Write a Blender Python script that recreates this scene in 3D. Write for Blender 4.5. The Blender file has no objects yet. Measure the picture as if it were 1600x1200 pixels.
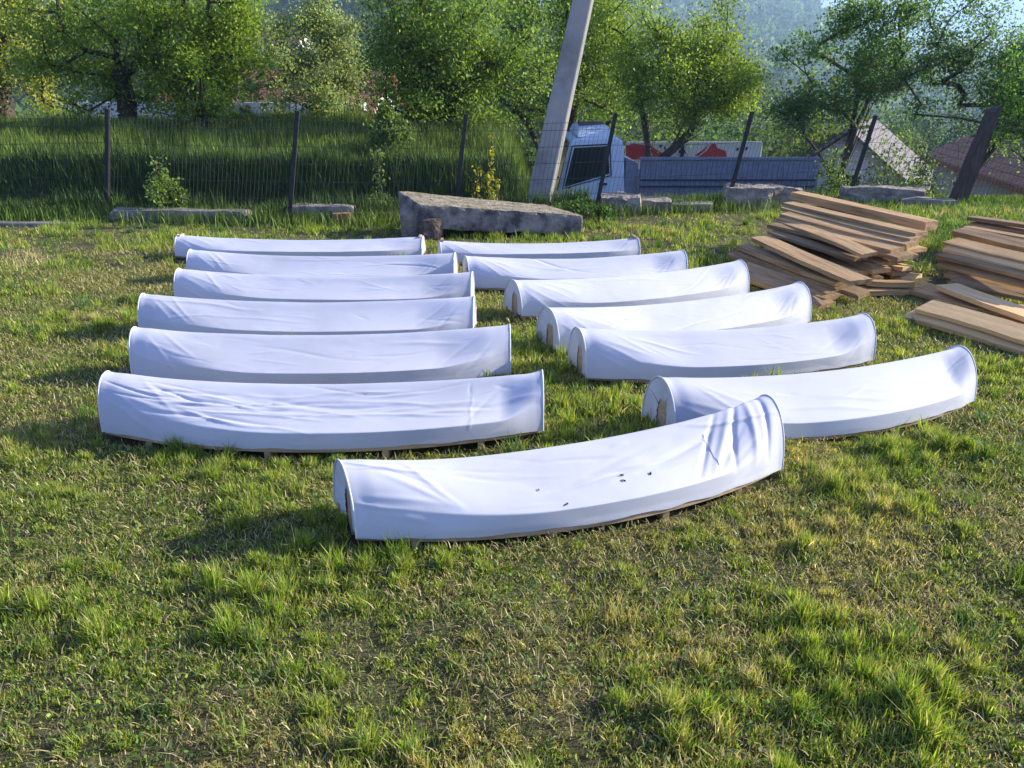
import bpy, math, random
import numpy as np
from mathutils import Vector, Matrix
R = math.radians
random.seed(7); rng = np.random.default_rng(7)
sc = bpy.context.scene
col = sc.collection
# ------------------------------------------------------------------ camera, world, sun
CAMZ, PITCH, F = 1.6, R(21.0), 1230.0
cd = bpy.data.cameras.new('camera'); cam = bpy.data.objects.new('camera', cd); col.objects.link(cam)
cd.sensor_width = 36; cd.lens = 36*F/1600; cd.clip_start = .05; cd.clip_end = 9000
cam.location = (0, 0, CAMZ); cam.rotation_euler = (math.pi/2-PITCH, 0, 0)
sc.camera = cam
SUN_EL, SUN_AZ = R(24), R(11)            # azimuth counted from +X towards +Y
sdir = Vector((math.cos(SUN_EL)*math.cos(SUN_AZ), math.cos(SUN_EL)*math.sin(SUN_AZ), math.sin(SUN_EL)))
w = bpy.data.worlds.new('World'); sc.world = w; w.use_nodes = True
nt = w.node_tree; bg = nt.nodes['Background']
sky = nt.nodes.new('ShaderNodeTexSky'); sky.sky_type = 'NISHITA'; sky.sun_disc = False
sky.sun_elevation = SUN_EL; sky.sun_rotation = math.pi/2-SUN_AZ; sky.air_density = 1.0; sky.dust_density = .8; sky.ozone_density = 1.3
tc = nt.nodes.new('ShaderNodeTexCoord'); mp = nt.nodes.new('ShaderNodeMapping'); mp.inputs['Scale'].default_value = (1, 1, 3.2)
nz = nt.nodes.new('ShaderNodeTexNoise'); nz.inputs['Scale'].default_value = 4.5; nz.inputs['Detail'].default_value = 7; nz.inputs['Roughness'].default_value = .6
rp = nt.nodes.new('ShaderNodeValToRGB'); rp.color_ramp.elements[0].position = .46; rp.color_ramp.elements[1].position = .66
mx = nt.nodes.new('ShaderNodeMix'); mx.data_type = 'RGBA'; mx.inputs[7].default_value = (7.5, 7.9, 8.4, 1)
ml = nt.nodes.new('ShaderNodeMath'); ml.operation = 'MULTIPLY'; ml.inputs[1].default_value = .5
L = nt.links.new
L(tc.outputs['Generated'], mp.inputs[0]); L(mp.outputs[0], nz.inputs['Vector']); L(nz.outputs[0], rp.inputs[0])
L(rp.outputs[0], ml.inputs[0]); L(ml.outputs[0], mx.inputs[0]); tn = nt.nodes.new('ShaderNodeMix'); tn.data_type = 'RGBA'; tn.blend_type = 'MULTIPLY'; tn.inputs[0].default_value = 1; tn.inputs[7].default_value = (.74, 1.02, 2.2, 1); L(sky.outputs[0], tn.inputs[6]); L(tn.outputs[2], mx.inputs[6]); L(mx.outputs[2], bg.inputs[0])
bg.inputs[1].default_value = .062
sl = bpy.data.lights.new('sun', 'SUN'); sl.energy = 5.0; sl.angle = R(.5); sl.color = (1, .93, .80)
so = bpy.data.objects.new('sun', sl); col.objects.link(so); so.rotation_euler = sdir.to_track_quat('Z', 'Y').to_euler(); so.location = (30, 10, 20)
sc.view_settings.view_transform = 'Standard'; sc.view_settings.look = 'None'; sc.view_settings.gamma = 1
sc.view_settings.exposure = 1.25

# ------------------------------------------------------------------ helpers
sp_, cp_ = math.sin(PITCH), math.cos(PITCH)
def ray(px, py):
    u, v = (px-800)/F, (600-py)/F
    return (u, cp_+v*sp_, -sp_+v*cp_)
def P(px, py, y):                        # a point of the scene at forward distance y
    d = ray(px, py); t = y/d[1]
    return Vector((d[0]*t, y, CAMZ+d[2]*t))
def G(px, py, z=0.):                     # a point of the scene at height z
    d = ray(px, py); t = (z-CAMZ)/d[2]
    return Vector((d[0]*t, d[1]*t, z))
def tag(o, label=None, cat=None, group=None, kind=None):
    if label: o['label'] = label
    if cat: o['category'] = cat
    if group: o['group'] = group
    if kind: o['kind'] = kind
    return o
def empty(name, loc, rz=0.):
    o = bpy.data.objects.new(name, None); col.objects.link(o); o.location = loc; o.rotation_euler = (0, 0, rz); o.empty_display_size = .1
    return o
def link(name, me, m=None, parent=None):
    o = bpy.data.objects.new(name, me); col.objects.link(o)
    if m is not None: me.materials.append(m)
    if parent is not None: o.parent = parent
    return o
def npmesh(name, V, Fc, cols=None, smooth=False):
    """V (n,3); Fc list of int arrays (m,k)"""
    me = bpy.data.meshes.new(name); V = np.asarray(V, dtype=np.float32)
    me.vertices.add(len(V)); me.vertices.foreach_set('co', V.ravel())
    Fc = [np.asarray(f, dtype=np.int32) for f in (Fc if isinstance(Fc, list) else [Fc]) if len(f)]
    loops = np.concatenate([f.ravel() for f in Fc]); tot = np.concatenate([np.full(len(f), f.shape[1], np.int32) for f in Fc])
    st = np.concatenate([[0], np.cumsum(tot)[:-1]]).astype(np.int32)
    me.loops.add(len(loops)); me.loops.foreach_set('vertex_index', loops)
    me.polygons.add(len(tot)); me.polygons.foreach_set('loop_start', st); me.polygons.foreach_set('loop_total', tot)
    if smooth: me.polygons.foreach_set('use_smooth', np.ones(len(tot), bool))
    me.update(calc_edges=True)
    if cols is not None:
        a = me.attributes.new('col', 'FLOAT_COLOR', 'POINT'); c = np.ones((len(V), 4), np.float32); c[:, :3] = cols; a.data.foreach_set('color', c.ravel())
    return me
class MB:
    def __init__(s): s.V = []; s.F = []
    def add(s, vs, fs):
        b = len(s.V); s.V += [tuple(v) for v in vs]; s.F += [tuple(b+i for i in f) for f in fs]; return s
    def box(s, c, d, rot=None, jit=0):
        x, y, z = d[0]/2, d[1]/2, d[2]/2
        vs = [Vector((i*x, j*y, k*z)) for k in (-1, 1) for j in (-1, 1) for i in (-1, 1)]
        if jit: vs = [v+Vector([random.uniform(-jit, jit) for _ in range(3)]) for v in vs]
        if rot is not None: vs = [rot @ v for v in vs]
        c = Vector(c); vs = [v+c for v in vs]
        return s.add(vs, [(0, 2, 3, 1), (4, 5, 7, 6), (0, 1, 5, 4), (2, 6, 7, 3), (0, 4, 6, 2), (1, 3, 7, 5)])
    def tube(s, p, q, r0, r1=None, n=8, cap=True):
        r1 = r0 if r1 is None else r1; p = Vector(p); q = Vector(q); d = (q-p).normalized()
        a = d.orthogonal().normalized(); b = d.cross(a); vs = []
        for (c, r) in ((p, r0), (q, r1)):
            for i in range(n):
                t = 2*math.pi*i/n; vs.append(c+a*math.cos(t)*r+b*math.sin(t)*r)
        fs = [(i, (i+1) % n, n+(i+1) % n, n+i) for i in range(n)]
        if cap: fs += [tuple(range(n))[::-1], tuple(range(n, 2*n))]
        return s.add(vs, fs)
    def prism(s, poly, y0, y1, f=None):      # poly in xz, extruded in y
        n = len(poly); vs = [(x, y0, z) for x, z in poly]+[(x, y1, z) for x, z in poly]
        if f: vs = [f(v) for v in vs]
        return s.add(vs, [tuple(range(n)), tuple(range(2*n-1, n-1, -1))]+[(i, n+i, n+(i+1) % n, (i+1) % n) for i in range(n)])
    def build(s, name, m, parent=None, bevel=0, smooth=False, seg=2):
        me = bpy.data.meshes.new(name); me.from_pydata(s.V, [], s.F)
        import bmesh
        bm = bmesh.new(); bm.from_mesh(me); bmesh.ops.recalc_face_normals(bm, faces=bm.faces)
        if bevel: bmesh.ops.bevel(bm, geom=list(bm.edges), offset=bevel, segments=seg, affect='EDGES', clamp_overlap=True)
        bm.to_mesh(me); bm.free()
        if smooth:
            for p in me.polygons: p.use_smooth = True
        me.update(); return link(name, me, m, parent)
# value noise
_T = rng.random((256, 256))
def vn(x, y):
    xi = np.floor(x).astype(int); yi = np.floor(y).astype(int); fx = x-xi; fy = y-yi
    fx = fx*fx*(3-2*fx); fy = fy*fy*(3-2*fy)
    a = _T[xi % 256, yi % 256]; b = _T[(xi+1) % 256, yi % 256]; c = _T[xi % 256, (yi+1) % 256]; d = _T[(xi+1) % 256, (yi+1) % 256]
    return (a*(1-fx)+b*fx)*(1-fy)+(c*(1-fx)+d*fx)*fy
def fbm(x, y, o=4, g=.5):
    s = 0; a = 1; t = 0; k = 1.
    for i in range(o): s = s+a*vn(x*k+17.3*i, y*k+5.1*i); t += a; a *= g; k *= 2.03
    return s/t
def sstep(a, b, x): t = np.clip((x-a)/(b-a), 0, 1); return t*t*(3-2*t)

# ------------------------------------------------------------------ materials
def newmat(name):
    m = bpy.data.materials.new(name); m.use_nodes = True; return m, m.node_tree, m.node_tree.nodes['Principled BSDF']
def mat(name, c1, c2=None, scale=6., rough=.8, bump=.3, bscale=None, stretch=(1, 1, 1), metal=0., detail=6, contrast=(.35, .65), dist=.01, rnd=0., c3=None):
    m, t, b = newmat(name); l = t.links.new; c2 = c2 or tuple(x*.7 for x in c1)
    b.inputs['Roughness'].default_value = rough; b.inputs['Metallic'].default_value = metal
    tc = t.nodes.new('ShaderNodeTexCoord'); mp = t.nodes.new('ShaderNodeMapping'); mp.inputs['Scale'].default_value = stretch
    l(tc.outputs['Object'], mp.inputs[0])
    vec = mp.outputs[0]
    oi = t.nodes.new('ShaderNodeObjectInfo')
    if rnd:
        ad = t.nodes.new('ShaderNodeVectorMath'); ad.operation = 'ADD'; sc_ = t.nodes.new('ShaderNodeMath'); sc_.operation = 'MULTIPLY'; sc_.inputs[1].default_value = 57.
        l(oi.outputs['Random'], sc_.inputs[0]); l(mp.outputs[0], ad.inputs[0]); l(sc_.outputs[0], ad.inputs[1]); vec = ad.outputs[0]
    n = t.nodes.new('ShaderNodeTexNoise'); n.inputs['Scale'].default_value = scale; n.inputs['Detail'].default_value = detail; n.inputs['Roughness'].default_value = .62
    l(vec, n.inputs['Vector'])
    r = t.nodes.new('ShaderNodeValToRGB'); e = r.color_ramp.elements
    e[0].position, e[1].position = contrast; e[0].color = (*c2, 1); e[1].color = (*c1, 1)
    if c3: k = e.new((contrast[0]+contrast[1])/2); k.color = (*c3, 1)
    l(n.outputs[0], r.inputs[0]); out = r.outputs[0]
    if rnd:
        h = t.nodes.new('ShaderNodeHueSaturation'); mr = t.nodes.new('ShaderNodeMapRange'); mr.inputs[3].default_value = 1-rnd; mr.inputs[4].default_value = 1+rnd
        l(oi.outputs['Random'], mr.inputs[0]); l(mr.outputs[0], h.inputs['Value']); l(out, h.inputs['Color']); out = h.outputs[0]
    l(out, b.inputs['Base Color'])
    if bump:
        n2 = t.nodes.new('ShaderNodeTexNoise'); n2.inputs['Scale'].default_value = bscale or scale*3; n2.inputs['Detail'].default_value = 6
        l(vec, n2.inputs['Vector']); bp = t.nodes.new('ShaderNodeBump'); bp.inputs['Strength'].default_value = bump; bp.inputs['Distance'].default_value = dist
        l(n2.outputs[0], bp.inputs['Height']); l(bp.outputs[0], b.inputs['Normal'])
    return m
def leafmat(name, transl=.35, gloss=.12):
    m, t, b = newmat(name); l = t.links.new
    a = t.nodes.new('ShaderNodeAttribute'); a.attribute_name = 'col'
    b.inputs['Roughness'].default_value = .5; b.inputs['Specular IOR Level'].default_value = gloss*2
    l(a.outputs['Color'], b.inputs['Base Color'])
    tr = t.nodes.new('ShaderNodeBsdfTranslucent'); mxs = t.nodes.new('ShaderNodeMixShader'); mxs.inputs[0].default_value = transl
    h = t.nodes.new('ShaderNodeMix'); h.data_type = 'RGBA'; h.blend_type = 'MULTIPLY'; h.inputs[0].default_value = 1; h.inputs[7].default_value = (1.5, 1.45, .7, 1)
    l(a.outputs['Color'], h.inputs[6]); l(h.outputs[2], tr.inputs['Color'])
    l(b.outputs[0], mxs.inputs[1]); l(tr.outputs[0], mxs.inputs[2]); l(mxs.outputs[0], t.nodes['Material Output'].inputs['Surface'])
    return m
def plain(name, c, rough=.5, metal=0., spec=.5):
    m, t, b = newmat(name); b.inputs['Base Color'].default_value = (*c, 1); b.inputs['Roughness'].default_value = rough; b.inputs['Metallic'].default_value = metal; b.inputs['Specular IOR Level'].default_value = spec
    return m
M = {}
M['leaf'] = leafmat('leaves', .45); M['grass'] = leafmat('grass_blades', .38, .1); M['tall'] = leafmat('meadow_blades', .2, .06)
M['cloth'] = mat('white_cloth', (.565, .57, .60), (.49, .495, .515), 1.6, .75, .12, 260, dist=.002, rnd=.015)
M['hem'] = mat('cloth_hem', (.66, .66, .68), (.58, .58, .59), 20, .8, .2)
M['dirtycloth'] = mat('cloth_end', (.62, .62, .61), (.50, .50, .46), 9., .8, .2)
M['pine'] = mat('raw_pine', (.50, .36, .20), (.33, .22, .12), 4, .7, .25, 30, (1, 9, 9), rnd=.15)
M['board'] = mat('weathered_board', (.54, .345, .145), (.19, .11, .045), 2.2, .8, .5, 14, (1, 14, 14), rnd=.38, c3=(.38, .235, .095), contrast=(.3, .7))
M['bright'] = mat('fresh_board', (.78, .52, .22), (.62, .39, .16), 2.2, .75, .35, 12, (1, 12, 12), rnd=.12)
M['bark'] = mat('bark', (.10, .075, .055), (.035, .027, .02), 5, .95, .9, 20, (1, 1, .3), dist=.03)
M['post'] = mat('black_post', (.022, .022, .024), (.010, .010, .011), 20, .6, .1)
M['oldwood'] = mat('dark_old_wood', (.10, .07, .052), (.03, .023, .019), 4, .85, .6, 20, (8, 8, 1))
M['wire'] = plain('green_black_wire', (.028, .034, .03), .5)
M['conc'] = mat('concrete', (.27, .235, .19), (.13, .115, .095), 7, .9, .5, 40, c3=(.21, .185, .15), dist=.01)
M['pole'] = mat('pole_concrete', (.45, .40, .33), (.28, .25, .21), 2.2, .85, .35, 50, c3=(.38, .355, .31), dist=.004)
def slabmat():
    m = mat('mossy_slab', (.33, .29, .24), (.075, .066, .062), 5, .95, .9, 26, c3=(.22, .195, .165), dist=.03, contrast=(.4, .64)); t = m.node_tree; l = t.links.new
    b = t.nodes['Principled BSDF']; src = b.inputs['Base Color'].links[0].from_socket
    g = t.nodes.new('ShaderNodeTexCoord'); s = t.nodes.new('ShaderNodeSeparateXYZ'); l(g.outputs['Normal'], s.inputs[0])
    r = t.nodes.new('ShaderNodeMapRange'); r.inputs[1].default_value = .6; r.inputs[2].default_value = .9; l(s.outputs[2], r.inputs[0])
    n = t.nodes.new('ShaderNodeTexNoise'); n.inputs['Scale'].default_value = 9; n.inputs['Detail'].default_value = 8; l(g.outputs['Object'], n.inputs['Vector'])
    cr = t.nodes.new('ShaderNodeValToRGB'); e = cr.color_ramp.elements; e[0].position = .35; e[1].position = .68; e[0].color = (.13, .115, .06, 1); e[1].color = (.34, .28, .19, 1); l(n.outputs[0], cr.inputs[0])
    k = t.nodes.new('ShaderNodeMix'); k.data_type = 'RGBA'; l(r.outputs[0], k.inputs[0]); l(src, k.inputs[6]); l(cr.outputs[0], k.inputs[7]); l(k.outputs[2], b.inputs['Base Color'])
    return m
M['slab'] = slabmat()
M['stone'] = mat('grey_stone', (.34, .29, .23), (.13, .11, .09), 6, .95, .9, 22, dist=.03, rnd=.15)
M['prop'] = mat('brown_rubble', (.17, .12, .09), (.07, .05, .045), 9, .95, .9, 25, dist=.03)
M['brick'] = mat('red_brick', (.36, .15, .08), (.24, .10, .06), 14, .9, .5)
M['cab'] = mat('cab_paint', (.66, .76, .88), (.58, .68, .80), 3, .28, .05)
M['cabtrim'] = mat('cab_trim', (.03, .033, .037), (.02, .02, .022), 10, .5, .1)
M['glass'] = plain('dark_glass', (.022, .028, .03), .12)
M['tipper'] = mat('tipper_steel', (.24, .265, .33), (.18, .20, .25), 4, .5, .15, stretch=(1, 1, 3))
M['rail'] = plain('dark_rail', (.03, .033, .045), .5)
M['hatch'] = mat('hatch', (.16, .12, .09), (.10, .08, .06), 8, .6, .1)
M['orange'] = plain('orange_lens', (.8, .18, .02), .3)
M['white'] = mat('white_paint', (.80, .79, .78), (.66, .65, .64), 4, .6, .1)
M['redp'] = mat('red_paint', (.55, .055, .05), (.42, .04, .04), 5, .6, .1)
M['tyre'] = mat('tyre', (.02, .02, .02), (.012, .012, .012), 20, .85, .4)
M['rim'] = mat('rim', (.35, .35, .37), (.22, .22, .24), 8, .5, .1, metal=.6)
M['wall'] = mat('cream_render', (.58, .50, .38), (.47, .41, .32), 2, .9, .2)
M['wallw'] = mat('white_render', (.72, .70, .67), (.58, .56, .53), 1.5, .9, .2)
def roofmat(name, c1, c2, step=.3):
    m, t, b = newmat(name); l = t.links.new; b.inputs['Roughness'].default_value = .85
    tc = t.nodes.new('ShaderNodeTexCoord'); br = t.nodes.new('ShaderNodeTexBrick'); br.inputs['Scale'].default_value = 1/step
    br.inputs['Color1'].default_value = (*c1, 1); br.inputs['Color2'].default_value = (*c2, 1); br.inputs['Mortar'].default_value = tuple(x*.35 for x in c2)+(1,)
    br.inputs['Mortar Size'].default_value = .07; br.inputs['Brick Width'].default_value = .7; br.inputs['Row Height'].default_value = .9; br.inputs['Mortar Smooth'].default_value = .4
    l(tc.outputs['UV'], br.inputs['Vector']); l(br.outputs['Color'], b.inputs['Base Color'])
    bp = t.nodes.new('ShaderNodeBump'); bp.inputs['Strength'].default_value = .9; bp.inputs['Distance'].default_value = .06; bp.invert = True; l(br.outputs['Fac'], bp.inputs['Height']); l(bp.outputs[0], b.inputs['Normal'])
    return m
M['roofbrown'] = roofmat('brown_roof_tiles', (.40, .17, .07), (.29, .12, .05))
M['roofgrey'] = roofmat('grey_roof_tiles', (.21, .18, .165), (.15, .13, .12), .35)
M['roofred'] = roofmat('red_roof_tiles', (.50, .17, .085), (.38, .12, .065))

# ------------------------------------------------------------------ ground
FENCE = [G(-260, 345), G(167, 338), G(452, 347), G(712, 345), G(930, 334), G(1135, 325), G(1325, 313), G(1495, 318), G(1800, 322)]
fx_ = np.array([p.x for p in FENCE]); fy_ = np.array([p.y for p in FENCE])
def fence_y(x): return np.interp(x, fx_, fy_)
def height(x, y):
    x = np.asarray(x, float); y = np.asarray(y, float)
    d = y-fence_y(x)
    z = .035*(fbm(x*.9+3, y*.9+8, 3)-.5)+.03*(fbm(x*4, y*4, 2)-.5)*(y < 12)
    z = z*(1-sstep(-1.5, 0, d))+0
    left = 1-sstep(-.2, 1.2, x)
    z = z+left*(-.9*sstep(.15, .8, d)+1.36*sstep(.95, 1.65, d)+.2*sstep(1.6, 5, d))
    z = z-sstep(.5, 2.8, d)*(1-left)*2.3
    far = sstep(7, 45, d); z = z*(1-far)+far*(-4.5-5*sstep(40, 120, y))
    z = z-22*sstep(90, 500, np.hypot(x, y))*(y > 0)
    # knoll of bright grass at the right edge
    z = z+.06*sstep(4.6, 6.8, x)*sstep(7, 9.5, y)*(1-sstep(-.3, 1, d))
    return z
nr, na = 330, 420
rr = np.concatenate([[0.05], np.geomspace(.5, 4200, nr-1)])
aa = np.concatenate([np.linspace(-180, -46, 30)[:-1], np.linspace(-46, 46, na-60), np.linspace(46, 180, 32)[1:]]); aa = np.radians(aa)
RR, AA = np.meshgrid(rr, aa, indexing='ij'); X = RR*np.sin(AA); Y = RR*np.cos(AA); Z = height(X, Y)
n2 = len(aa); idx = np.arange(nr*n2).reshape(nr, n2)
q = np.stack([idx[:-1, :-1], idx[1:, :-1], idx[1:, 1:], idx[:-1, 1:]], -1).reshape(-1, 4)
me = npmesh('ground', np.stack([X, Y, Z], -1).reshape(-1, 3), q[:, ::-1], smooth=True)
gm, t, b = newmat('soil_and_turf'); l = t.links.new; b.inputs['Roughness'].default_value = .95; b.inputs['Specular IOR Level'].default_value = .1
tc = t.nodes.new('ShaderNodeTexCoord')
def noise_ramp(sc_, stops, det=8, vec=None):
    n = t.nodes.new('ShaderNodeTexNoise'); n.inputs['Scale'].default_value = sc_; n.inputs['Detail'].default_value = det; n.inputs['Roughness'].default_value = .65
    l(tc.outputs['Object'], n.inputs['Vector']); r = t.nodes.new('ShaderNodeValToRGB'); e = r.color_ramp.elements
    while len(e) < len(stops): e.new(.5)
    for i, (p, c) in enumerate(stops): e[i].position = p; e[i].color = (*c, 1)
    l(n.outputs[0], r.inputs[0]); return r, n
a1, n1 = noise_ramp(22, [(.3, (.035, .022, .018)), (.5, (.09, .065, .045)), (.7, (.22, .17, .11))])
a2, n2_ = noise_ramp(1.6, [(.35, (.045, .055, .018)), (.55, (.085, .095, .03)), (.7, (.17, .14, .06))])
k = t.nodes.new('ShaderNodeMix'); k.data_type = 'RGBA'; k.inputs[0].default_value = .5; l(a1.outputs[0], k.inputs[6]); l(a2.outputs[0], k.inputs[7]); l(k.outputs[2], b.inputs['Base Color'])
bp = t.nodes.new('ShaderNodeBump'); bp.inputs['Strength'].default_value = .8; bp.inputs['Distance'].default_value = .02; l(n1.outputs[0], bp.inputs['Height']); l(bp.outputs[0], b.inputs['Normal'])
tag(link('ground', me, gm), kind='structure')

# ------------------------------------------------------------------ white fabric covered frames
FOOT = []                                # footprints kept free of grass: (origin xy, e, L, yfront, yrear)
def blocked(x, y):
    m = np.zeros(x.shape, bool)
    for (o, e, hl, y0, y1, b_) in FOOT:
        dx, dy = x-o[0], y-o[1]; lx = dx*e[0]+dy*e[1]; ly = -dx*e[1]+dy*e[0]
        qq = np.clip(1-(lx/hl)**2, 0, 1)
        m |= (np.abs(lx) < hl) & (ly > y0-b_*qq) & (ly < y1)
    return m
def cover(pl, pr, label, h=.29, hr=None, bulge=.16, sag=.035, wf=.145, seed=1, creases=3, skew=.12, vert=(), tl=.36, tr=.17, fan=0, z0=.045, amp=1., long_=0):
    hr = hr or h; A = G(pl[0], pl[1], h+z0*0); B = G(pr[0], pr[1], hr)
    e = Vector((B.x-A.x, B.y-A.y)); Ln = e.length; e /= Ln
    mid = Vector(((A.x+B.x)/2, (A.y+B.y)/2, 0)); ang = math.atan2(e.y, e.x)
    root = empty('fabric_cover', mid, ang); tag(root, label, 'fabric cover', 'white fabric covered wooden frames laid out in two columns on the grass')
    FOOT.append(((mid.x, mid.y), (e.x, e.y), Ln/2-.005, -wf-.0, wf, bulge))
    rs = np.random.default_rng(seed)
    nu, nv = 320, 140
    u = np.linspace(0, 1, nu); v = np.linspace(0, 1, nv); U, W = np.meshgrid(u, v, indexing='ij')
    q_ = 4*U*(1-U); H = h+(hr-h)*U-sag*q_
    wF = wf+bulge*q_; wR = wf-bulge*.62*q_; ay = -bulge*.30*q_
    th = W*math.pi; n = 2.2+.35*rs.random()*0+.3*(seed % 3-1)*.5
    cy = np.sign(np.cos(th))*np.abs(np.cos(th))**(2/n); sy = np.abs(np.sin(th))**(2/n)
    yA = np.where(cy > 0, ay-(wF+ay)*cy, ay-(wR-ay)*cy); zA = z0+(H-z0)*sy
    # straight sided section with vertical skirt
    lip = .075+.0*U
    def seg(vv, front):
        Wd = wF if front else wR; s1 = .16; a = np.clip(vv/s1, 0, 1); c = np.clip((vv-s1)/(.5-s1), 0, 1)
        y = Wd-(Wd-(-ay if front else ay)-.0)*c; z = z0+lip*a+(H-z0-lip)*(c-.07*np.sin(c*math.pi)*1.0)
        return y, z
    yf, zf = seg(W, True); yr, zr = seg(1-W, False)
    yB = np.where(W < .5, -yf, yr); zB = np.where(W < .5, zf, zr)
    s = sstep(0, tl, U)*sstep(0, tr, 1-U); s = s*.97
    s = s*(1-.25*np.exp(-((W-.5)/.05)**2))
    Yc = yA*(1-s)+yB*s; Zc = zA*(1-s)+zB*s; Xc = (U-.5)*Ln
    Xc = Xc-skew*(Yc+.0)*(1-sstep(0, .25, U))
    Pp = np.stack([Xc, Yc, Zc], -1)
    du = np.gradient(Pp, axis=0); dv = np.gradient(Pp, axis=1); N = np.cross(du, dv); N /= np.linalg.norm(N, axis=-1, keepdims=True)+1e-9
    if N[nu//2, nv//2, 2] < 0: N = -N
    T = np.cumsum(np.linalg.norm(dv, axis=-1), axis=1); T = T-T[:, :1]      # metres up from the front edge
    D = .0035*(fbm(Xc*2.2+seed*9, T*3.5+seed, 3)-.5)*2*amp
    def crease(x0, t0, an, ln, wd, am):
        ca, sa = math.cos(an), math.sin(an); a_ = (Xc-x0)*ca+(T-t0)*sa; d_ = -(Xc-x0)*sa+(T-t0)*ca+.012*np.sin(a_*9+x0*30)
        return am*np.exp(-(d_/wd)**2)*np.clip(1-(np.abs(a_)/(ln/2))**2, 0, 1)
    hx = Ln/2
    for i in range(creases):
        D = D+crease(rs.uniform(-hx*.7, hx*.7), rs.uniform(.12, .30), rs.normal(0, .12), rs.uniform(.3, .9), rs.uniform(.006, .014), rs.choice([-1, 1])*rs.uniform(.002, .005)*amp)
    for i in range(14):
        D = D+crease(rs.uniform(-hx*.9, hx*.9), rs.uniform(.08, .34), rs.normal(0, .25), rs.uniform(.08, .4), rs.uniform(.005, .009), rs.choice([-1, 1])*rs.uniform(.0008, .0022)*amp)
    D = D+.0016*(fbm(Xc*7+seed*3, T*22+seed, 3)-.5)*2*sstep(.45, .6, fbm(Xc*1.7+seed, T*5+seed*2, 2))
    for vx in vert:
        for i in range(7): D = D+crease(vx+rs.normal(0, .006), .08+.035*i, math.pi/2+rs.normal(0, .25), .07, .005, .0014*rs.choice([-1, 1]))
    for i in range(long_):
        D = D+crease(rs.uniform(-hx*.85, hx*.85), rs.choice([rs.uniform(.2, .33), rs.uniform(.12, .3)]), rs.normal(-.03, .09), rs.uniform(.25, .8), rs.uniform(.004, .009), rs.choice([-1, 1])*rs.uniform(.003, .0075))
    for i in range(4):                    # tension folds from the hoops' lower corners
        an = rs.uniform(.15, .8)
        D = D+crease(-hx+.16+.05*i, .10+.04*i, -an, .34, .012, .0019*amp)
        D = D+crease(hx-.16-.04*i, .08+.03*i, an, .30, .012, -.0017*amp)
    for i in range(fan):
        an = math.pi/2+.05+.17*i; D = D+crease(hx-.08-.075*i, .22, -an, .34, .012+.004*(i % 2), (.006 if i % 2 else -.008))
    D = D*sstep(0, .03, T)*sstep(0, .02, U)*sstep(0, .02, 1-U)
    D = D-.002*sstep(.0, .02, U)*(1-sstep(.02, .05, U))                    # dip beside the hoop
    D = D-.0025*(sstep(.0, .018, 1-U)*(1-sstep(.03, .07, 1-U)))
    Pp = Pp+N*D[..., None]
    Pp[:, :3, 2] += (.007*(fbm(u*14+seed, u*0+seed*3., 3)-.5)*2+.0015*np.sin(u*61+seed))[:, None]*np.array([1, .6, .25]); 
    ii = np.arange(nu*nv).reshape(nu, nv); qf = np.stack([ii[:-1, :-1], ii[1:, :-1], ii[1:, 1:], ii[:-1, 1:]], -1).reshape(-1, 4)
    link('cloth', npmesh('cloth', Pp.reshape(-1, 3), qf, smooth=True), M['cloth'], root)
    # hems at both hoops, end cloths with an opening, end boards
    for side, k_ in ((-1, 0), (1, nu-1)):
        ring = [Vector(Pp[k_, j]) for j in range(0, nv, 3)]+[Vector(Pp[k_, nv-1])]
        hm = MB(); rad = .0034; nr_ = 6; vs = []
        for j, p in enumerate(ring):
            tg = (ring[min(j+1, len(ring)-1)]-ring[max(j-1, 0)]).normalized(); ax = Vector((1, 0, 0)); b2 = tg.cross(ax).normalized()
            rj = rad*(1+.12*math.sin(j*.7+seed))
            for i in range(nr_): a_ = 2*math.pi*i/nr_; vs.append(p+Vector((side*-.002, 0, 0))+ax*math.cos(a_)*rj*1.2+b2*math.sin(a_)*rj)
        m_ = len(ring); hm.add(vs, [(j*nr_+i, j*nr_+(i+1) % nr_, (j+1)*nr_+(i+1) % nr_, (j+1)*nr_+i) for j in range(m_-1) for i in range(nr_)])
        hm.build('hem', M['hem'], root, smooth=True)
        ep = MB(); xo = side*(hx-.006); vs = []; cpt = Vector((0, .015, .12)); m_ = len(ring)
        for j, p in enumerate(ring):
            f = j/(m_-1); vs.append((p.x-side*.004, p.y*.985, max(p.z*.985, .01)))
        for j, p in enumerate(ring):
            f = j/(m_-1); a_ = math.pi*f
            oy = .012-.034*math.cos(a_)*(1+.2*math.sin(j*2.3+seed)); oz = .035+.15*(math.sin(a_)**.6)*(1+.06*math.sin(j*1.3+seed*2))
            vs.append((xo-side*.012-(skew*oy if side < 0 else 0), oy, oz))
        ep.add(vs, [(j, j+1, m_+j+1, m_+j) for j in range(m_-1)]); ep.build('end_cloth', M['dirtycloth'], root, smooth=True)
        MB().box((side*(hx-.030), .012, .118), (.024, .105, .215)).build('end_board', M['pine'], root, bevel=.002)
    # bent base strip in front, straight strip behind, two cross feet
    bs = MB()
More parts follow.
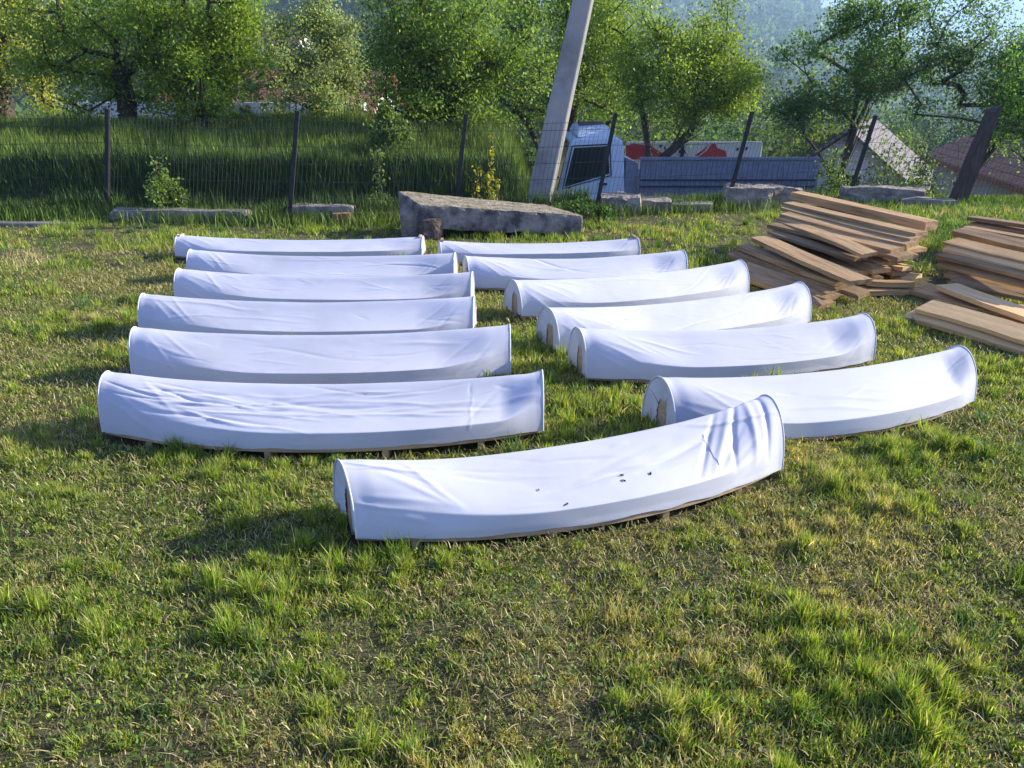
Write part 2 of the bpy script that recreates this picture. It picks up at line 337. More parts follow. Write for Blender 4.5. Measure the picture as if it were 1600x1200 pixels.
    for off, sgn in ((wf, -1), (wf, 1)):
        m_ = 40; vs = []
        for j in range(m_):
            uu = j/(m_-1); qq = 4*uu*(1-uu); iz = .006+.014*(1-qq)**3; yy = (-(wf+bulge*qq)+iz if sgn < 0 else wf-bulge*.62*qq-iz); xx = (uu-.5)*(Ln-.01)-skew*yy*(1-float(sstep(0, .25, uu)))
            for (dy, zz) in ((0, z0-.020), (0, z0+.012), (-.020*sgn, z0+.012), (-.020*sgn, z0-.020)): vs.append((xx, yy+dy, zz))
        fs = [(j*4+i, j*4+(i+1) % 4, (j+1)*4+(i+1) % 4, (j+1)*4+i) for j in range(m_-1) for i in range(4)]+[(0, 1, 2, 3), ((m_-1)*4+3, (m_-1)*4+2, (m_-1)*4+1, (m_-1)*4)]
        bs.add(vs, fs)
    bs.build('base_strip', M['pine'], root)
    for xx in (-.18*Ln/2*1.0-.02, .27*Ln/2+.04, -.75*Ln/2, .72*Ln/2):
        qq = 1-(xx/hx)**2; y0_ = -(wf+bulge*qq)+.012; y1_ = wf-bulge*.62*qq-.01
        MB().box((xx, (y0_+y1_)/2, (z0-.022)/2-.012), (.03, y1_-y0_, z0-.022+.024)).build('foot', M['pine'], root, bevel=.002)
    return root, Pp, e, mid, Ln
LC = [((277, 367), (661, 369), 'rearmost cover of the left column, peeping out behind the one before it', .22, .14, dict(seed=3)),
      ((296, 390), (711, 395), 'second rearmost cover of the left column, reaching further right than the rearmost', .27, .14, dict(seed=4)),
      ((277, 420), (738, 425), 'third cover from the back in the left column, bluish grey slack cloth', .27, .15, dict(seed=5, creases=2)),
      ((221, 459), (741, 463), 'fourth cover from the back in the left column, left end past the third one', .28, .16, dict(seed=6)),
      ((207, 512), (797, 508), 'second nearest cover of the left column, with a large triangular shadow at its right hoop', .29, .18, dict(seed=7, tr=.2)),
      ((162, 583), (848, 581), 'nearest cover of the left column, cloth badly wrinkled, bare wooden base strip showing', .30, .20, dict(seed=8, long_=34, creases=6, vert=(.70,), tl=.42, tr=.10, z0=.06))]
for a_, b_, lab, h_, bu, kw in LC: cover(a_, b_, lab, h=h_, bulge=bu, **kw)
RC = [((686, 376), (996, 371), 'rearmost cover of the right column, close in front of the raised concrete slab', .21, .10, dict(seed=13)),
      ((727, 400), (1068, 391), 'second rearmost cover of the right column, with a small mark on its cloth', .27, .13, dict(seed=14)),
      ((801, 437), (1158, 406), 'third cover from the back in the right column, its right end near the lumber', .28, .14, dict(seed=15)),
      ((856, 481), (1252, 441), 'fourth cover from the back in the right column, rounded left hoop partly hidden', .29, .15, dict(seed=16)),
      ((903, 513), (1354, 491), 'second nearest cover of the right column, left hoop half covering the one behind', .29, .16, dict(seed=17, creases=3)),
      ((1033, 590), (1504, 541), 'large cover behind the frontmost one, open left hoop showing a wooden end board', .30, .17, dict(seed=18, tr=.10))]
for a_, b_, lab, h_, bu, kw in RC: cover(a_, b_, lab, h=h_, bulge=bu, **kw)
FR = cover((531, 722), (1203, 619), 'frontmost cover, standing askew, with deep folds at its right hoop and brown specks', h=.30, hr=.335, bulge=.17, seed=21, creases=5, tl=.40, tr=.2, fan=5, z0=.06, skew=.16, long_=3, sag=.05, amp=1.5)
# specks of dry leaf and the mended seam on the frontmost cover
root, Pp, e_, mid_, Ln_ = FR
def on_front(px, py):
    best = None; Rm = Matrix.Rotation(root.rotation_euler[2], 3, 'Z'); d = Vector(ray(px, py)).normalized(); o = Vector((0, 0, CAMZ))
    W_ = Pp.reshape(-1, 3) @ np.array(Rm).T+np.array(root.location); v_ = W_-np.array(o); t_ = v_ @ np.array(d); ds = np.linalg.norm(v_-t_[:, None]*np.array(d), axis=1)
    j = int(np.argmin(ds+.02*(t_-t_.min()))); return Vector(W_[j]), j
for i, (a_, b_) in enumerate(((971, 742), (1016, 740), (974, 751), (886, 789), (842, 766))):
    wp, lp = on_front(a_, b_); s_ = .0062 if i != 4 else .0035
    mb = MB(); rot = Matrix.Rotation(i*1.3, 3, 'Z') @ Matrix.Rotation(.2, 3, 'X')
    vs = [rot @ Vector((math.cos(t_)*s_*1.5, math.sin(t_)*s_*.7, .002*math.sin(t_*2))) for t_ in np.linspace(0, 2*math.pi, 9)[:-1]]
    mb.add(vs, [tuple(range(8))]); o = mb.build('dry_leaf', M['oldwood']); o.location = wp+Vector((0, -.002, .003)); o.rotation_euler[0] = .5
    tag(o, 'tiny dark scrap of dry leaf lying on the frontmost white cover', 'dry leaf', 'dry leaf scraps on the frontmost cover')
sm = MB(); ja, jb = np.array(divmod(on_front(1098, 680)[1], 140)), np.array(divmod(on_front(1124, 727)[1], 140)); pts = [Vector(Pp[tuple(np.round(ja+(jb-ja)*f_).astype(int))])+Vector((0, -.001, .001)) for f_ in np.linspace(0, 1, 12)]
for a_, b_ in zip(pts[:-1], pts[1:]): sm.tube(a_, b_, .0008, .0008, 5)
sm.build('seam', M['prop'], root)

# ------------------------------------------------------------------ lumber
def board(p, q, wd, th, tilt=0., m='board', label='weathered sawn board in the stepped heap behind the covers', group='boards of the left lumber heap', parent=None, taper=0):
    p = Vector(p); q = Vector(q); d = q-p; Ln = d.length; d.normalize()
    side = Vector((0, 0, 1)).cross(d).normalized(); up = d.cross(side).normalized()
    Rm = Matrix((d, side, up)).transposed().to_4x4() @ Matrix.Rotation(-tilt*.42+random.uniform(-.10, .12)*(wd < .3), 4, 'X')
    wd *= 1.05; nseg = 12; vs = []; ph = random.random()*9; bow = random.uniform(-.012, .012)
    for i in range(nseg+1):
        f = i/nseg; x = (f-.5)*Ln; a = .004*math.sin(f*7+ph)+.002*math.sin(f*17+ph*2); zb = bow*(4*f*(1-f))
        w0 = wd/2*(1-taper*f)
        for (yy, zz) in ((-w0+a, -th/2+zb), (w0+a*.6, -th/2+zb), (w0+a*.6, th/2+zb), (-w0+a, th/2+zb)): vs.append((x, yy, zz))
    fs = [(i*4+j, i*4+(j+1) % 4, (i+1)*4+(j+1) % 4, (i+1)*4+j) for i in range(nseg) for j in range(4)]+[(3, 2, 1, 0), tuple(nseg*4+j for j in range(4))]
    o = MB().add(vs, fs).build('board', M[m]); o.matrix_world = Matrix.Translation((p+q)/2) @ Rm
    for mod in ():
        pass
    tag(o, label, 'board', group); return o
# visible boards: left end (px,py,z), right end (px,py,z), width, thickness, tilt, material, label
VB = [((1243, 305, .50), (1455, 353, .46), .13, .075, -.15, 'topmost long round edged board at the back of the lumber heap'),
      ((1232, 318, .47), (1440, 366, .44), .12, .03, -.3, None), ((1228, 325, .44), (1432, 374, .41), .13, .03, -.3, None),
      ((1226, 335, .41), (1425, 383, .38), .12, .035, -.3, None), ((1222, 341, .38), (1402, 391, .35), .13, .03, -.35, None),
      ((1210, 351, .34), (1415, 403, .31), .16, .035, -.35, None), ((1222, 345, .36), (1360, 398, .33), .12, .03, -.3, None),
      ((1208, 362, .30), (1345, 405, .27), .13, .03, -.3, None), ((1187, 372, .26), (1345, 441, .23), .17, .035, -.3, 'wide pale board lying slantwise over the front of the lumber heap'),
      ((1290, 372, .27), (1385, 412, .24), .16, .035, -.25, None), ((1300, 390, .22), (1378, 424, .20), .15, .03, -.2, None),
      ((1160, 385, .19), (1316, 443, .16), .13, .035, -.3, None), ((1158, 392, .15), (1320, 450, .13), .14, .03, -.3, None),
      ((1148, 396, .12), (1305, 458, .10), .14, .03, -.3, None), ((1160, 415, .10), (1302, 466, .08), .14, .03, -.25, None),
      ((1162, 430, .07), (1292, 478, .05), .16, .03, -.2, 'lowest front board of the lumber heap with a bright sawn end'),
      ((1300, 448, .11), (1350, 462, .10), .13, .035, -.2, None), ((1335, 405, .17), (1405, 428, .15), .12, .035, -.1, None),
      ((1350, 440, .12), (1425, 442, .12), .12, .04, 0, None), ((1345, 455, .06), (1428, 452, .06), .14, .04, 0, None),
      ((1385, 395, .24), (1440, 388, .24), .10, .035, 0, None)]
ORD = ['', 'second', 'third', 'fourth', 'fifth', 'sixth', 'seventh', 'eighth', 'ninth', 'tenth', 'eleventh', 'twelfth', 'thirteenth', 'fourteenth', 'fifteenth', 'sixteenth', 'seventeenth', 'eighteenth', 'nineteenth', 'twentieth', 'twenty first']
for i_, (a_, b_, wd, th, ti, lab) in enumerate(VB):
    lab = lab or ('%s board down from the topmost one on the stepped slope of the left lumber heap' % ORD[i_] if i_ < 16 else '%s short end jutting from under the right side of the left lumber heap' % ['first', 'second', 'third', 'fourth', 'fifth'][i_-16])
    p = G(a_[0], a_[1], a_[2]); q = G(b_[0], b_[1], b_[2])
    board(p, q, wd, th, ti, 'board', **({'label': lab} if lab else {}))
# boards below them carrying the heap
pa, pb = G(1170, 405, .05), G(1245, 320, .4); qa, qb = G(1300, 462, .05), G(1440, 372, .4)
for lev in range(9):
    z = .025+lev*.048
    for k_ in range(max(1, 8-lev)):
        f = (k_+lev*.98+random.uniform(-.2, .2))/8.2; f = min(max(f, lev/9.5), 1.)
        p = Vector((pa.x+(pb.x-pa.x)*f, pa.y+(pb.y-pa.y)*f, z)); q = Vector((qa.x+(qb.x-qa.x)*f, qa.y+(qb.y-qa.y)*f, z))
        d = (q-p).normalized(); p += d*random.uniform(.0, .22); q += d*random.uniform(-.14, .05); p.y += random.uniform(-.04, .04)
        board(p, q, random.uniform(.13, .17), .036, random.uniform(-.06, .06), 'board', 'weathered board half hidden underneath others in the stepped heap behind the covers')
for a_, b_, w_ in (((1375, 410, .19), (1418, 420, .19), 'middle'), ((1400, 436, .10), (1432, 430, .10), 'lowest'), ((1380, 398, .22), (1412, 404, .22), 'topmost')):
    board(G(*a_), G(*b_), .10, .035, .1, 'bright', w_+' of three short bright ended offcuts at the right side of the lumber heap', 'bright offcuts of the left lumber heap')
GB = 'boards of the right lumber heap'; LBd = 'weathered board half hidden underneath others in the heap at the right edge'
VC = [((1497, 362, .40), (1680, 405, .40), .12, .05, -.4, 'reddish board topmost in the heap at the right edge', 'board'),
      ((1485, 377, .37), (1680, 422, .37), .15, .03, -.5, None, 'board'), ((1480, 388, .33), (1680, 436, .33), .10, .03, -.6, 'thin board with a bright lit edge in the right lumber heap', 'bright'),
      ((1475, 397, .29), (1680, 448, .29), .16, .03, -.6, None, 'board'), ((1478, 408, .24), (1680, 458, .24), .18, .03, -.7, None, 'board'),
      ((1486, 425, .18), (1680, 470, .18), .15, .03, -.7, None, 'board'), ((1490, 438, .15), (1680, 478, .15), .15, .03, -.5, None, 'board'),
      ((1480, 447, .13), (1680, 516, .16), .17, .035, -.25, 'loose board lying slantwise with a light lower edge in the right lumber heap', 'bright'),
      ((1435, 452, .07), (1660, 510, .07), .20, .035, -.35, None, 'board'), ((1462, 470, .05), (1660, 520, .05), .18, .03, -.4, None, 'board')]
for i_, (a_, b_, wd, th, ti, lab, mm) in enumerate(VC): board(G(*a_), G(*b_), wd, th, ti, mm, lab or '%s board down from the topmost one in the heap at the right edge' % ORD[i_], GB)
p0, p1 = G(1480, 455, .03), G(1498, 375, .03); d0 = (G(1680, 500, .05)-G(1480, 452, .05)).normalized()
for lev in range(7):
    for k_ in range(7-lev):
        f = (k_+lev)/7; p = p0.lerp(p1, f); p.z = .025+lev*.05; p += d0*random.uniform(.02, .15)
        board(p, p+d0*1.9, .14, .036, random.uniform(-.05, .05), 'board', LBd, GB)
# bright plank standing on its edge in front
a_ = G(1428, 487, .07); b_ = G(1660, 553, .07)
board(a_, b_, .23, .032, -.50, 'bright', 'wide clean light brown plank with a knot, lying in front of the right lumber heap', GB)
board(G(1444, 478, .12), G(1640, 535, .12), .16, .03, -.4, 'bright', 'light plank just behind the wide clean plank at the right edge', GB)
FOOT.append(((2.95, 6.95), (.45, -.89), .85, -.55, .55, 0)); FOOT.append(((4.9, 6.0), (.9, -.43), 1.1, -.5, .6, 0))

# ------------------------------------------------------------------ raised slab, stones, curbs
def rock(name, c, d, rz, m, label, cat, group=None, jit=.06, rx=0., parent=None, sub=3):
    import bmesh
    bm = bmesh.new(); bmesh.ops.create_cube(bm, size=1); bmesh.ops.subdivide_edges(bm, edges=list(bm.edges), cuts=sub+3, use_grid_fill=True)
    s1 = random.random()*50
    for v_ in bm.verts:
        p = v_.co.copy(); r_ = max(abs(p.x), abs(p.y), abs(p.z)); ln = p.length; k_ = 1-.16*max(0, ln/.5-1.2)
        v_.co = Vector((p.x*d[0]*k_, p.y*d[1]*k_, p.z*d[2]*k_))
        from mathutils import noise as nn
        v_.co += nn.noise_vector(v_.co*6+Vector((s1, s1, s1)))*jit*min(d)*1.3+nn.noise_vector(v_.co*19+Vector((s1, 0, s1)))*jit*min(d)*.5
    me = bpy.data.meshes.new(name); bm.to_mesh(me); bm.free()
    o = link(name, me, M[m], parent); o.location = c; o.rotation_euler = (rx, 0, rz)
    if parent is None: tag(o, label, cat, group)
    return o
sr = empty('concrete_slab', G(770, 372)); tag(sr, 'thick weathered concrete slab with a mossy top, propped up at its left end', 'concrete slab')
import bmesh
from mathutils import noise as NN
tp = [P(655, 320, 8.55), P(913, 337, 8.75), P(852, 320, 9.6), P(621, 298, 9.15)]
bt = [P(655, 357, 8.55), Vector((tp[1].x, tp[1].y, .0)), Vector((tp[2].x, tp[2].y, .02)), None]; bt[3] = Vector((tp[3].x, tp[3].y, tp[3].z-.19))
Nn, Mm, Kk = 60, 18, 8; bm = bmesh.new()
def tri(u_, v_, w_):
    a = tp[0].lerp(tp[1], u_).lerp(tp[3].lerp(tp[2], u_), v_); b = bt[0].lerp(bt[1], u_).lerp(bt[3].lerp(bt[2], u_), v_); return b.lerp(a, w_)
bmesh.ops.create_cube(bm, size=1); bmesh.ops.subdivide_edges(bm, edges=[e for e in bm.edges if abs((e.verts[0].co-e.verts[1].co).x) > .5], cuts=56, use_grid_fill=True)
bmesh.ops.subdivide_edges(bm, edges=[e for e in bm.edges if abs((e.verts[0].co-e.verts[1].co).y) > .5], cuts=14, use_grid_fill=True)
bmesh.ops.subdivide_edges(bm, edges=[e for e in bm.edges if abs((e.verts[0].co-e.verts[1].co).z) > .5], cuts=7, use_grid_fill=True)
for v_ in bm.verts:
    c = v_.co; ed = sum(abs(t_) > .49 for t_ in c); k_ = 1-.012*(ed >= 2); q = tri(c.x+.5, c.y+.5, (c.z+.5))
    if ed >= 2: q = q.lerp(tri(.5, .5, .5), .012*(1+NN.noise(q*9)))
    q += NN.noise_vector(q*8)*.009+NN.noise_vector(q*30)*.004
    if c.z < -.49: q.z += .035*max(0, NN.noise(Vector((q.x*5, 0, 3))))
    v_.co = q-sr.location
me = bpy.data.meshes.new('slab'); bm.to_mesh(me); bm.free(); link('slab', me, M['slab'], sr)
rock('prop', (0, 0, 0), (.28, .34, .30), .1, 'stone', 0, 0, parent=sr).location = Vector((tp[0].x-.10, tp[0].y+.28, .13))-sr.location
rock('prop', (0, 0, 0), (.22, .2, .26), .3, 'prop', 0, 0, parent=sr).location = Vector((tp[0].x+.12, tp[0].y+.06, .09))-sr.location
c = G(285, 345); rock('curb_stone', (c.x, c.y, .06), (1.75, .22, .16), -.06, 'conc', 'long low concrete curb half sunk in grass at the left end of the fence', 'curb stone', jit=.12)
c = G(20, 352); rock('curb_stone', (c.x, c.y, .0), (1.5, .16, .08), -.04, 'conc', 'thin buried curb edge in the grass at the far left', 'curb stone', jit=.12)
c = G(505, 344); rock('broken_slab', (c.x, c.y, .09), (.8, .34, .2), -.12, 'stone', 'broken grey slab on the ground beside the second fence post from the left', 'stone', jit=.12)
c = G(570, 345); rock('broken_slab', (c.x, c.y+.2, .04), (.8, .3, .1), -.16, 'stone', 'flat broken slab piece right of the brick by the fence', 'stone', jit=.15)
c = G(537, 348); rock('brick', (c.x, c.y-.1, .07), (.2, .12, .13), .1, 'brick', 'single red brick stuck under the broken slab by the fence', 'brick', jit=.08)
c = G(968, 333); rock('stone_block', (c.x, c.y, .10), (.55, .4, .26), -.1, 'stone', 'tan flat topped stone block just right of the middle fence post', 'stone', jit=.12)
c = G(1020, 333); rock('stone_block', (c.x, c.y+.1, .08), (.5, .4, .18), -.1, 'stone', 'rough low stone second from the middle fence post', 'stone', jit=.15)
c = G(1075, 333); rock('stone_block', (c.x, c.y+.2, .05), (.7, .35, .13), -.1, 'conc', 'low bluish flat stone sunk in the grass before the tipper truck', 'stone', jit=.15)
c = G(1172, 328); rock('stone_block', (c.x, c.y+.2, .13), (.62, .4, .32), -.05, 'stone', 'large square stone block to the right of the fifth fence post', 'stone', jit=.1)
c = G(1225, 326); rock('stone_block', (c.x, c.y+.2, .12), (.5, .35, .28), .1, 'stone', 'dark cracked stone between the big block and the lumber heap', 'stone', jit=.14)
c = G(1380, 318); rock('stone_block', (c.x, c.y+.1, .09), (1.1, .35, .26), -.22, 'stone', 'long grey stone behind the lumber heap at the fence', 'stone', jit=.12)
c = G(1455, 325); rock('stone_block', (c.x, c.y+.1, .04), (.7, .35, .14), -.2, 'conc', 'flat stone at the foot of the thick leaning timber', 'stone', jit=.14)
c = G(906, 322); rock('stone', (c.x, c.y, .05), (.13, .1, .1), .4, 'white', 'small white stone in the grass by the tipper truck cab', 'stone', jit=.2)

# ------------------------------------------------------------------ fence
FT = [(167, 335, 168, 172), (452, 347, 465, 175), (710, 342, 728, 180), (930, 334, 962, 178), (1135, 325, 1175, 176), (1325, 313, 1368, 182)]
fn = empty('wire_fence', (G(800, 338))); tag(fn, 'black wire mesh fence on leaning metal posts along the far edge of the lawn', 'fence')
o0 = Vector(fn.location); PB = []; PT = []
a0 = G(-240, 345); PB.append(a0); PT.append(P(-250, 170, a0.y))
for bx_, by_, tx_, ty_ in FT:
    b_ = G(bx_, by_); PB.append(b_); PT.append(P(tx_, ty_, b_.y))
b_ = G(1492, 320); PB.append(b_); PT.append(P(1552, 178, b_.y))
b_ = G(1790, 326); PB.append(b_); PT.append(P(1900, 185, b_.y))
for i, (b_, t_) in enumerate(zip(PB, PT)):
    if i in (7,): continue
    d = (t_-b_); mb = MB(); r_ = .034
    mb.tube(b_-d*.06-o0, t_-o0, r_, r_, 4); mb.tube(t_-o0-d*.004, t_+d.normalized()*.012-o0, r_*1.15, r_*1.15, 4); mb.build('post', M['post'], fn, bevel=.004)
for i in range(len(PB)-1):
    b0, t0, b1, t1 = PB[i], PT[i], PB[i+1], PT[i+1]; mb = MB(); Wd = (b1-b0).length; nw = int(Wd/.055)
    fwd = Vector((0, -.03, 0)) 
    def pt(u_, v_):
        q = b0.lerp(b1, u_).lerp(t0.lerp(t1, u_), v_)+fwd-o0
        q.y += .02*math.sin(u_*9+i)*math.sin(v_*3); return q
    for k_ in range(1, nw):
        u_ = k_/nw; prev = pt(u_, .05)
        for v_ in (.35, .65, .94): nx = pt(u_, v_); mb.tube(prev, nx, .0021, .0021, 3, False); prev = nx
    for v_ in (.06, .22, .38, .54, .70, .86, .93):
        prev = pt(0, v_)
        for k_ in range(1, 7): nx = pt(k_/6, v_-(.012*math.sin(k_/6*math.pi))); mb.tube(prev, nx, .0031, .0031, 3, False); prev = nx
    mb.build('mesh_panel', M['wire'], fn)
tb = G(1493, 322); tt = P(1553, 172, tb.y); mb = MB(); dd = (tt-tb).normalized()
mb.add([], []); vs = []
for (c_, w0) in ((tb-dd*.1, .09), (tb.lerp(tt, .5), .085), (tt, .06)):
    for sx, sy in ((-1, -1), (1, -1), (1, 1), (-1, 1)): vs.append(c_-tb+Vector((sx*w0, sy*.09, 0)))
vs[8].z -= .05; vs[9].z += .06; vs[10].z += .06
mb.add(vs, [(0, 1, 2, 3), (11, 10, 9, 8)]+[(k_*4+i, k_*4+(i+1) % 4, (k_+1)*4+(i+1) % 4, (k_+1)*4+i) for k_ in (0, 1) for i in range(4)])
o = mb.build('timber_post', M['oldwood'], bevel=.01); o.location = tb; tag(o, 'thick dark timber post leaning right at the fence before the brown roofed house', 'post')

# concrete utility pole
pb_, pt_ = G(841, 318), None; pt_ = P(938, -120, pb_.y); mb = MB(); d = pt_-pb_; ax = d.normalized(); sx = Vector((1, 0, -ax.x)).normalized(); sy = ax.cross(sx)
vs = []; K = 10
for k_ in range(K+1):
    f = k_/K; c_ = d*f-ax*.2*(k_ == 0); w0 = .175*(1-f)+.115*f; ww = w0*.85
    ch = .3
    for (a_, b2) in ((-1+ch, -1), (1-ch, -1), (1, -1+ch), (1, 1-ch), (1-ch, 1), (-1+ch, 1), (-1, 1-ch), (-1, -1+ch)): vs.append(c_+sx*a_*w0+sy*b2*ww)
mb.add(vs, [tuple(range(8))[::-1], tuple(K*8+i for i in range(8))]+[(k_*8+i, k_*8+(i+1) % 8, (k_+1)*8+(i+1) % 8, (k_+1)*8+i) for k_ in range(K) for i in range(8)])
o = mb.build('utility_pole', M['pole'], bevel=.006); o.location = pb_; tag(o, 'pale grey concrete utility pole leaning right beside the truck cab', 'pole')

# ------------------------------------------------------------------ tipper truck
TY = 15.6; c0 = P(845, 300, TY); tr = empty('tipper_truck', (c0.x, TY, -2.3)); tag(tr, 'pale blue tipper truck with grey ribbed dump body parked below the lawn beyond the fence', 'truck')
def tl(px, py, y=TY): q = P(px, py, y); return (q.x-c0.x, q.z+2.3)
W = 2.3
xr = tl(973, 215)[0]; zr = tl(900, 214)[1]; xf = tl(868, 300)[0]; zsill = .75
prof = [(tl(862, 300)[0], zsill), (tl(864, 300)[0], 1.2), tl(871, 300), tl(889, 228), tl(894, 219), tl(905, 215), tl(962, 214), tl(971, 217), tl(975, 226), tl(976, 300), (tl(976, 300)[0], zsill)]
cb = MB().prism(prof, 0, W).build('cab', M['cab'], tr, bevel=.035, seg=3)
rx0, rx1 = prof[5][0], prof[6][0]; ht_ = .24
MB().add([(rx0-.05, .03, zr-.01), (rx1+.02, .03, zr-.01), (rx1+.02, W-.03, zr-.01), (rx0-.05, W-.03, zr-.01), (rx0+.03, .75, zr+ht_*.6), (rx1-.08, .75, zr+ht_*.75), (rx1-.08, W-.2, zr+ht_*.85), (rx0+.03, W-.2, zr+ht_*.7)],
         [(3, 2, 1, 0), (4, 5, 6, 7), (0, 1, 5, 4), (1, 2, 6, 5), (2, 3, 7, 6), (3, 0, 4, 7)]).build('roof_cap', M['cab'], tr, bevel=.03, seg=3)
MB().box(((rx0+rx1)/2-.02, W*.56, zr+ht_*.79), (.5, .6, .05)).build('roof_hatch', M['hatch'], tr, bevel=.015)
wq = [tl(882, 292), tl(897, 231), tl(950, 228), tl(952, 271)]
wo = [(x_+(-.035 if i < 2 else .035), z_+(-.035 if i in (0, 3) else .035)) for i, (x_, z_) in enumerate(wq)]
dr = MB().prism([(wo[0][0], zsill+.05), wo[0], wo[1], wo[2], (wo[3][0], zsill+.05)], -.012, .02).build('door', M['cab'], tr, bevel=.006)
wi = MB().prism(wq, -.022, -.010).build('window', M['glass'], dr)
fr = MB()
for i in range(4):
    a_, b_ = wo[i], wo[(i+1) % 4]; fr.tube((a_[0], -.018, a_[1]), (b_[0], -.018, b_[1]), .011, .011, 6)
fr.build('window_frame', M['cabtrim'], dr)
hd = MB().box((wo[3][0]-.15, -.03, wo[3][1]-.16), (.16, .03, .04)).build('handle', M['cabtrim'], dr, bevel=.006)
g0, g1 = prof[2], prof[3]
MB().add([(x_, y_, z_) for dx in (-.016, .0) for (x_, y_, z_) in ((g0[0]+dx, .05, g0[1]+.02), (g0[0]+dx, W-.05, g0[1]+.02), (g1[0]+dx, W-.06, g1[1]-.03), (g1[0]+dx, .06, g1[1]-.03))], [(0, 1, 2, 3), (7, 6, 5, 4), (0, 4, 5, 1), (1, 5, 6, 2), (2, 6, 7, 3), (3, 7, 4, 0)]).build('windscreen', M['glass'], tr)
MB().prism([(g1[0]-.02, zr-.06), (g1[0]-.34, zr-.17), (g1[0]-.34, zr-.20), (g1[0]-.02, zr-.11)], .1, W-.1).build('sun_visor', M['glass'], tr)
MB().box((g0[0]-.18, -.2, zr-.45), (.12, .1, .5)).tube((g0[0]-.16, -.16, zr-.2), (g1[0]-.02, 0.02, zr-.15), .02).tube((g0[0]-.16, -.16, zr-.7), (g0[0]+.02, 0.02, zr-.75), .02).build('mirror', M['cabtrim'], tr, bevel=.02)
for yy, zz in ((.06, 1.5), (.06, 1.38)): MB().box((prof[1][0]-.02, yy, zz), (.05, .08, .07)).build('marker_lamp', M['orange'], tr, bevel=.01)
for yy in (.3, W-.3): MB().box((prof[0][0]-.01, yy, .98), (.05, .34, .18)).build('headlight', M['white'], tr, bevel=.02)
MB().box((prof[0][0]+.02, W/2, .62), (.25, W*.98, .34)).build('bumper', M['cabtrim'], tr, bevel=.04)
xr = prof[8][0]
x1, z1 = tl(1001, 249); x2 = tl(1277, 249)[0]; z2 = tl(1001, 330)[1]
bd = MB(); bd.box(((x1+x2)/2, W/2, (z1+z2)/2-.1), (x2-x1, W+.05, z1-z2-.1)); 
bo = MB(); T_ = .05; zb_ = .9
bo.box(((x1+x2)/2, 0, (z1+zb_)/2), (x2-x1, T_, z1-zb_)); zl = z1-.42; bo.box(((x1+x2)/2, W, (zl+zb_)/2), (x2-x1, T_, zl-zb_)); bo.add([(x2+a_, y_, z_) for a_ in (0, T_) for (y_, z_) in ((-.02, zb_), (W+.02, zb_), (W+.02, zl), (-.02, z1))], [(0, 1, 2, 3), (7, 6, 5, 4), (0, 4, 5, 1), (1, 5, 6, 2), (2, 6, 7, 3), (3, 7, 4, 0)]); bo.box(((x1+x2)/2, W/2, zb_), (x2-x1-.01, W-T_-.01, .06))
body = bo.build('dump_body', M['tipper'], tr, bevel=.004)
rb = MB(); nb = 34
for i in range(nb+1): xx = x1+.03+(x2-x1-.06)*i/nb; rb.prism([(xx-.022, 0), (xx+.022, 0), (xx+.022, .001)], 0, 0) if False else rb.box((xx, -.033, (z1+zb_)/2-.02), (.035, .018, z1-zb_-.08))
rb.build('ribs', M['tipper'], body, bevel=.003)
for zz in (z1-.38, z1-.50): MB().box(((x1+x2)/2, -.052, zz), (x2-x1, .02, .028)).build('rail', M['rail'], body)
MB().box(((x1+x2)/2, -.03, z1+.02), (x2-x1+.06, .09, .05)).build('rail', M['tipper'], body, bevel=.006)
MB().prism([(xr+.06, zb_), (xr+.06, tl(978, 247)[1]), (x1-.03, tl(1000, 256)[1]), (x1-.03, zb_)], .05, W-.05).build('headboard', M['hatch'], tr, bevel=.01).data.materials[0] = M['tipper']
MB().box(((xf+x2)/2, W/2, .72), (x2-xf, .8, .22)).build('chassis', M['cabtrim'], tr)
for xx in (xf+.35, x2-1.5, x2-.45):
    for yy in (.02, W-.30):
        wh = MB().tube((xx, yy, .5), (xx, yy+.28, .5), .5, .5, 28).build('wheel', M['tyre'], tr, bevel=.02); MB().tube((xx, yy-.012, .5), (xx, yy+.02, .5), .28, .25, 20).build('rim', M['rim'], wh)
# white and red lettered trailer behind
TY2 = 18.8; q0 = P(978, 221, TY2); q1 = P(1192, 223, TY2); tz = -2.6
tl2 = empty('hoarding', (q0.x, TY2, tz)); tag(tl2, 'white hoarding with red swoosh graphics behind the dump body of the truck', 'hoarding')
Lt = q1.x-q0.x; ht = q0.z-tz
MB().box((Lt/2, .03, (ht+.9)/2), (Lt, .06, ht-.9)).build('panel', M['white'], tl2, bevel=.02)
def swoosh(pts, mname='redp', dy=-.014):
    n_ = len(pts); MB().prism([((P(a_, b_, TY2).x-q0.x), (P(a_, b_, TY2).z-tz)) for a_, b_ in pts], dy, -.002).build('graphic', M[mname], tl2)
swoosh([(978, 228), (990, 224), (1004, 226), (1016, 234), (1026, 244), (1036, 249), (978, 249)])
swoosh([(1004, 223), (1012, 224), (1026, 234), (1044, 244), (1072, 247), (1044, 249), (1030, 246), (1018, 237)])
swoosh([(1084, 249), (1094, 243), (1104, 236), (1112, 225), (1118, 224), (1120, 231), (1134, 236), (1136, 249)])
swoosh([(1086, 242), (1096, 236), (1104, 229), (1108, 226), (1100, 236), (1090, 244)], dy=-.016)
for i, (a_, b_) in enumerate(((1030, 226), (1037, 229), (1044, 231), (1051, 233), (1060, 234), (1068, 234), (1150, 231), (1157, 230), (1164, 230))):
    swoosh([(a_, b_), (a_+2, b_), (a_+4, b_+6), (a_+2, b_+6)] if i % 2 else [(a_, b_+5), (a_+1, b_), (a_+5, b_), (a_+4, b_+2), (a_+2, b_+5)], 'cabtrim')
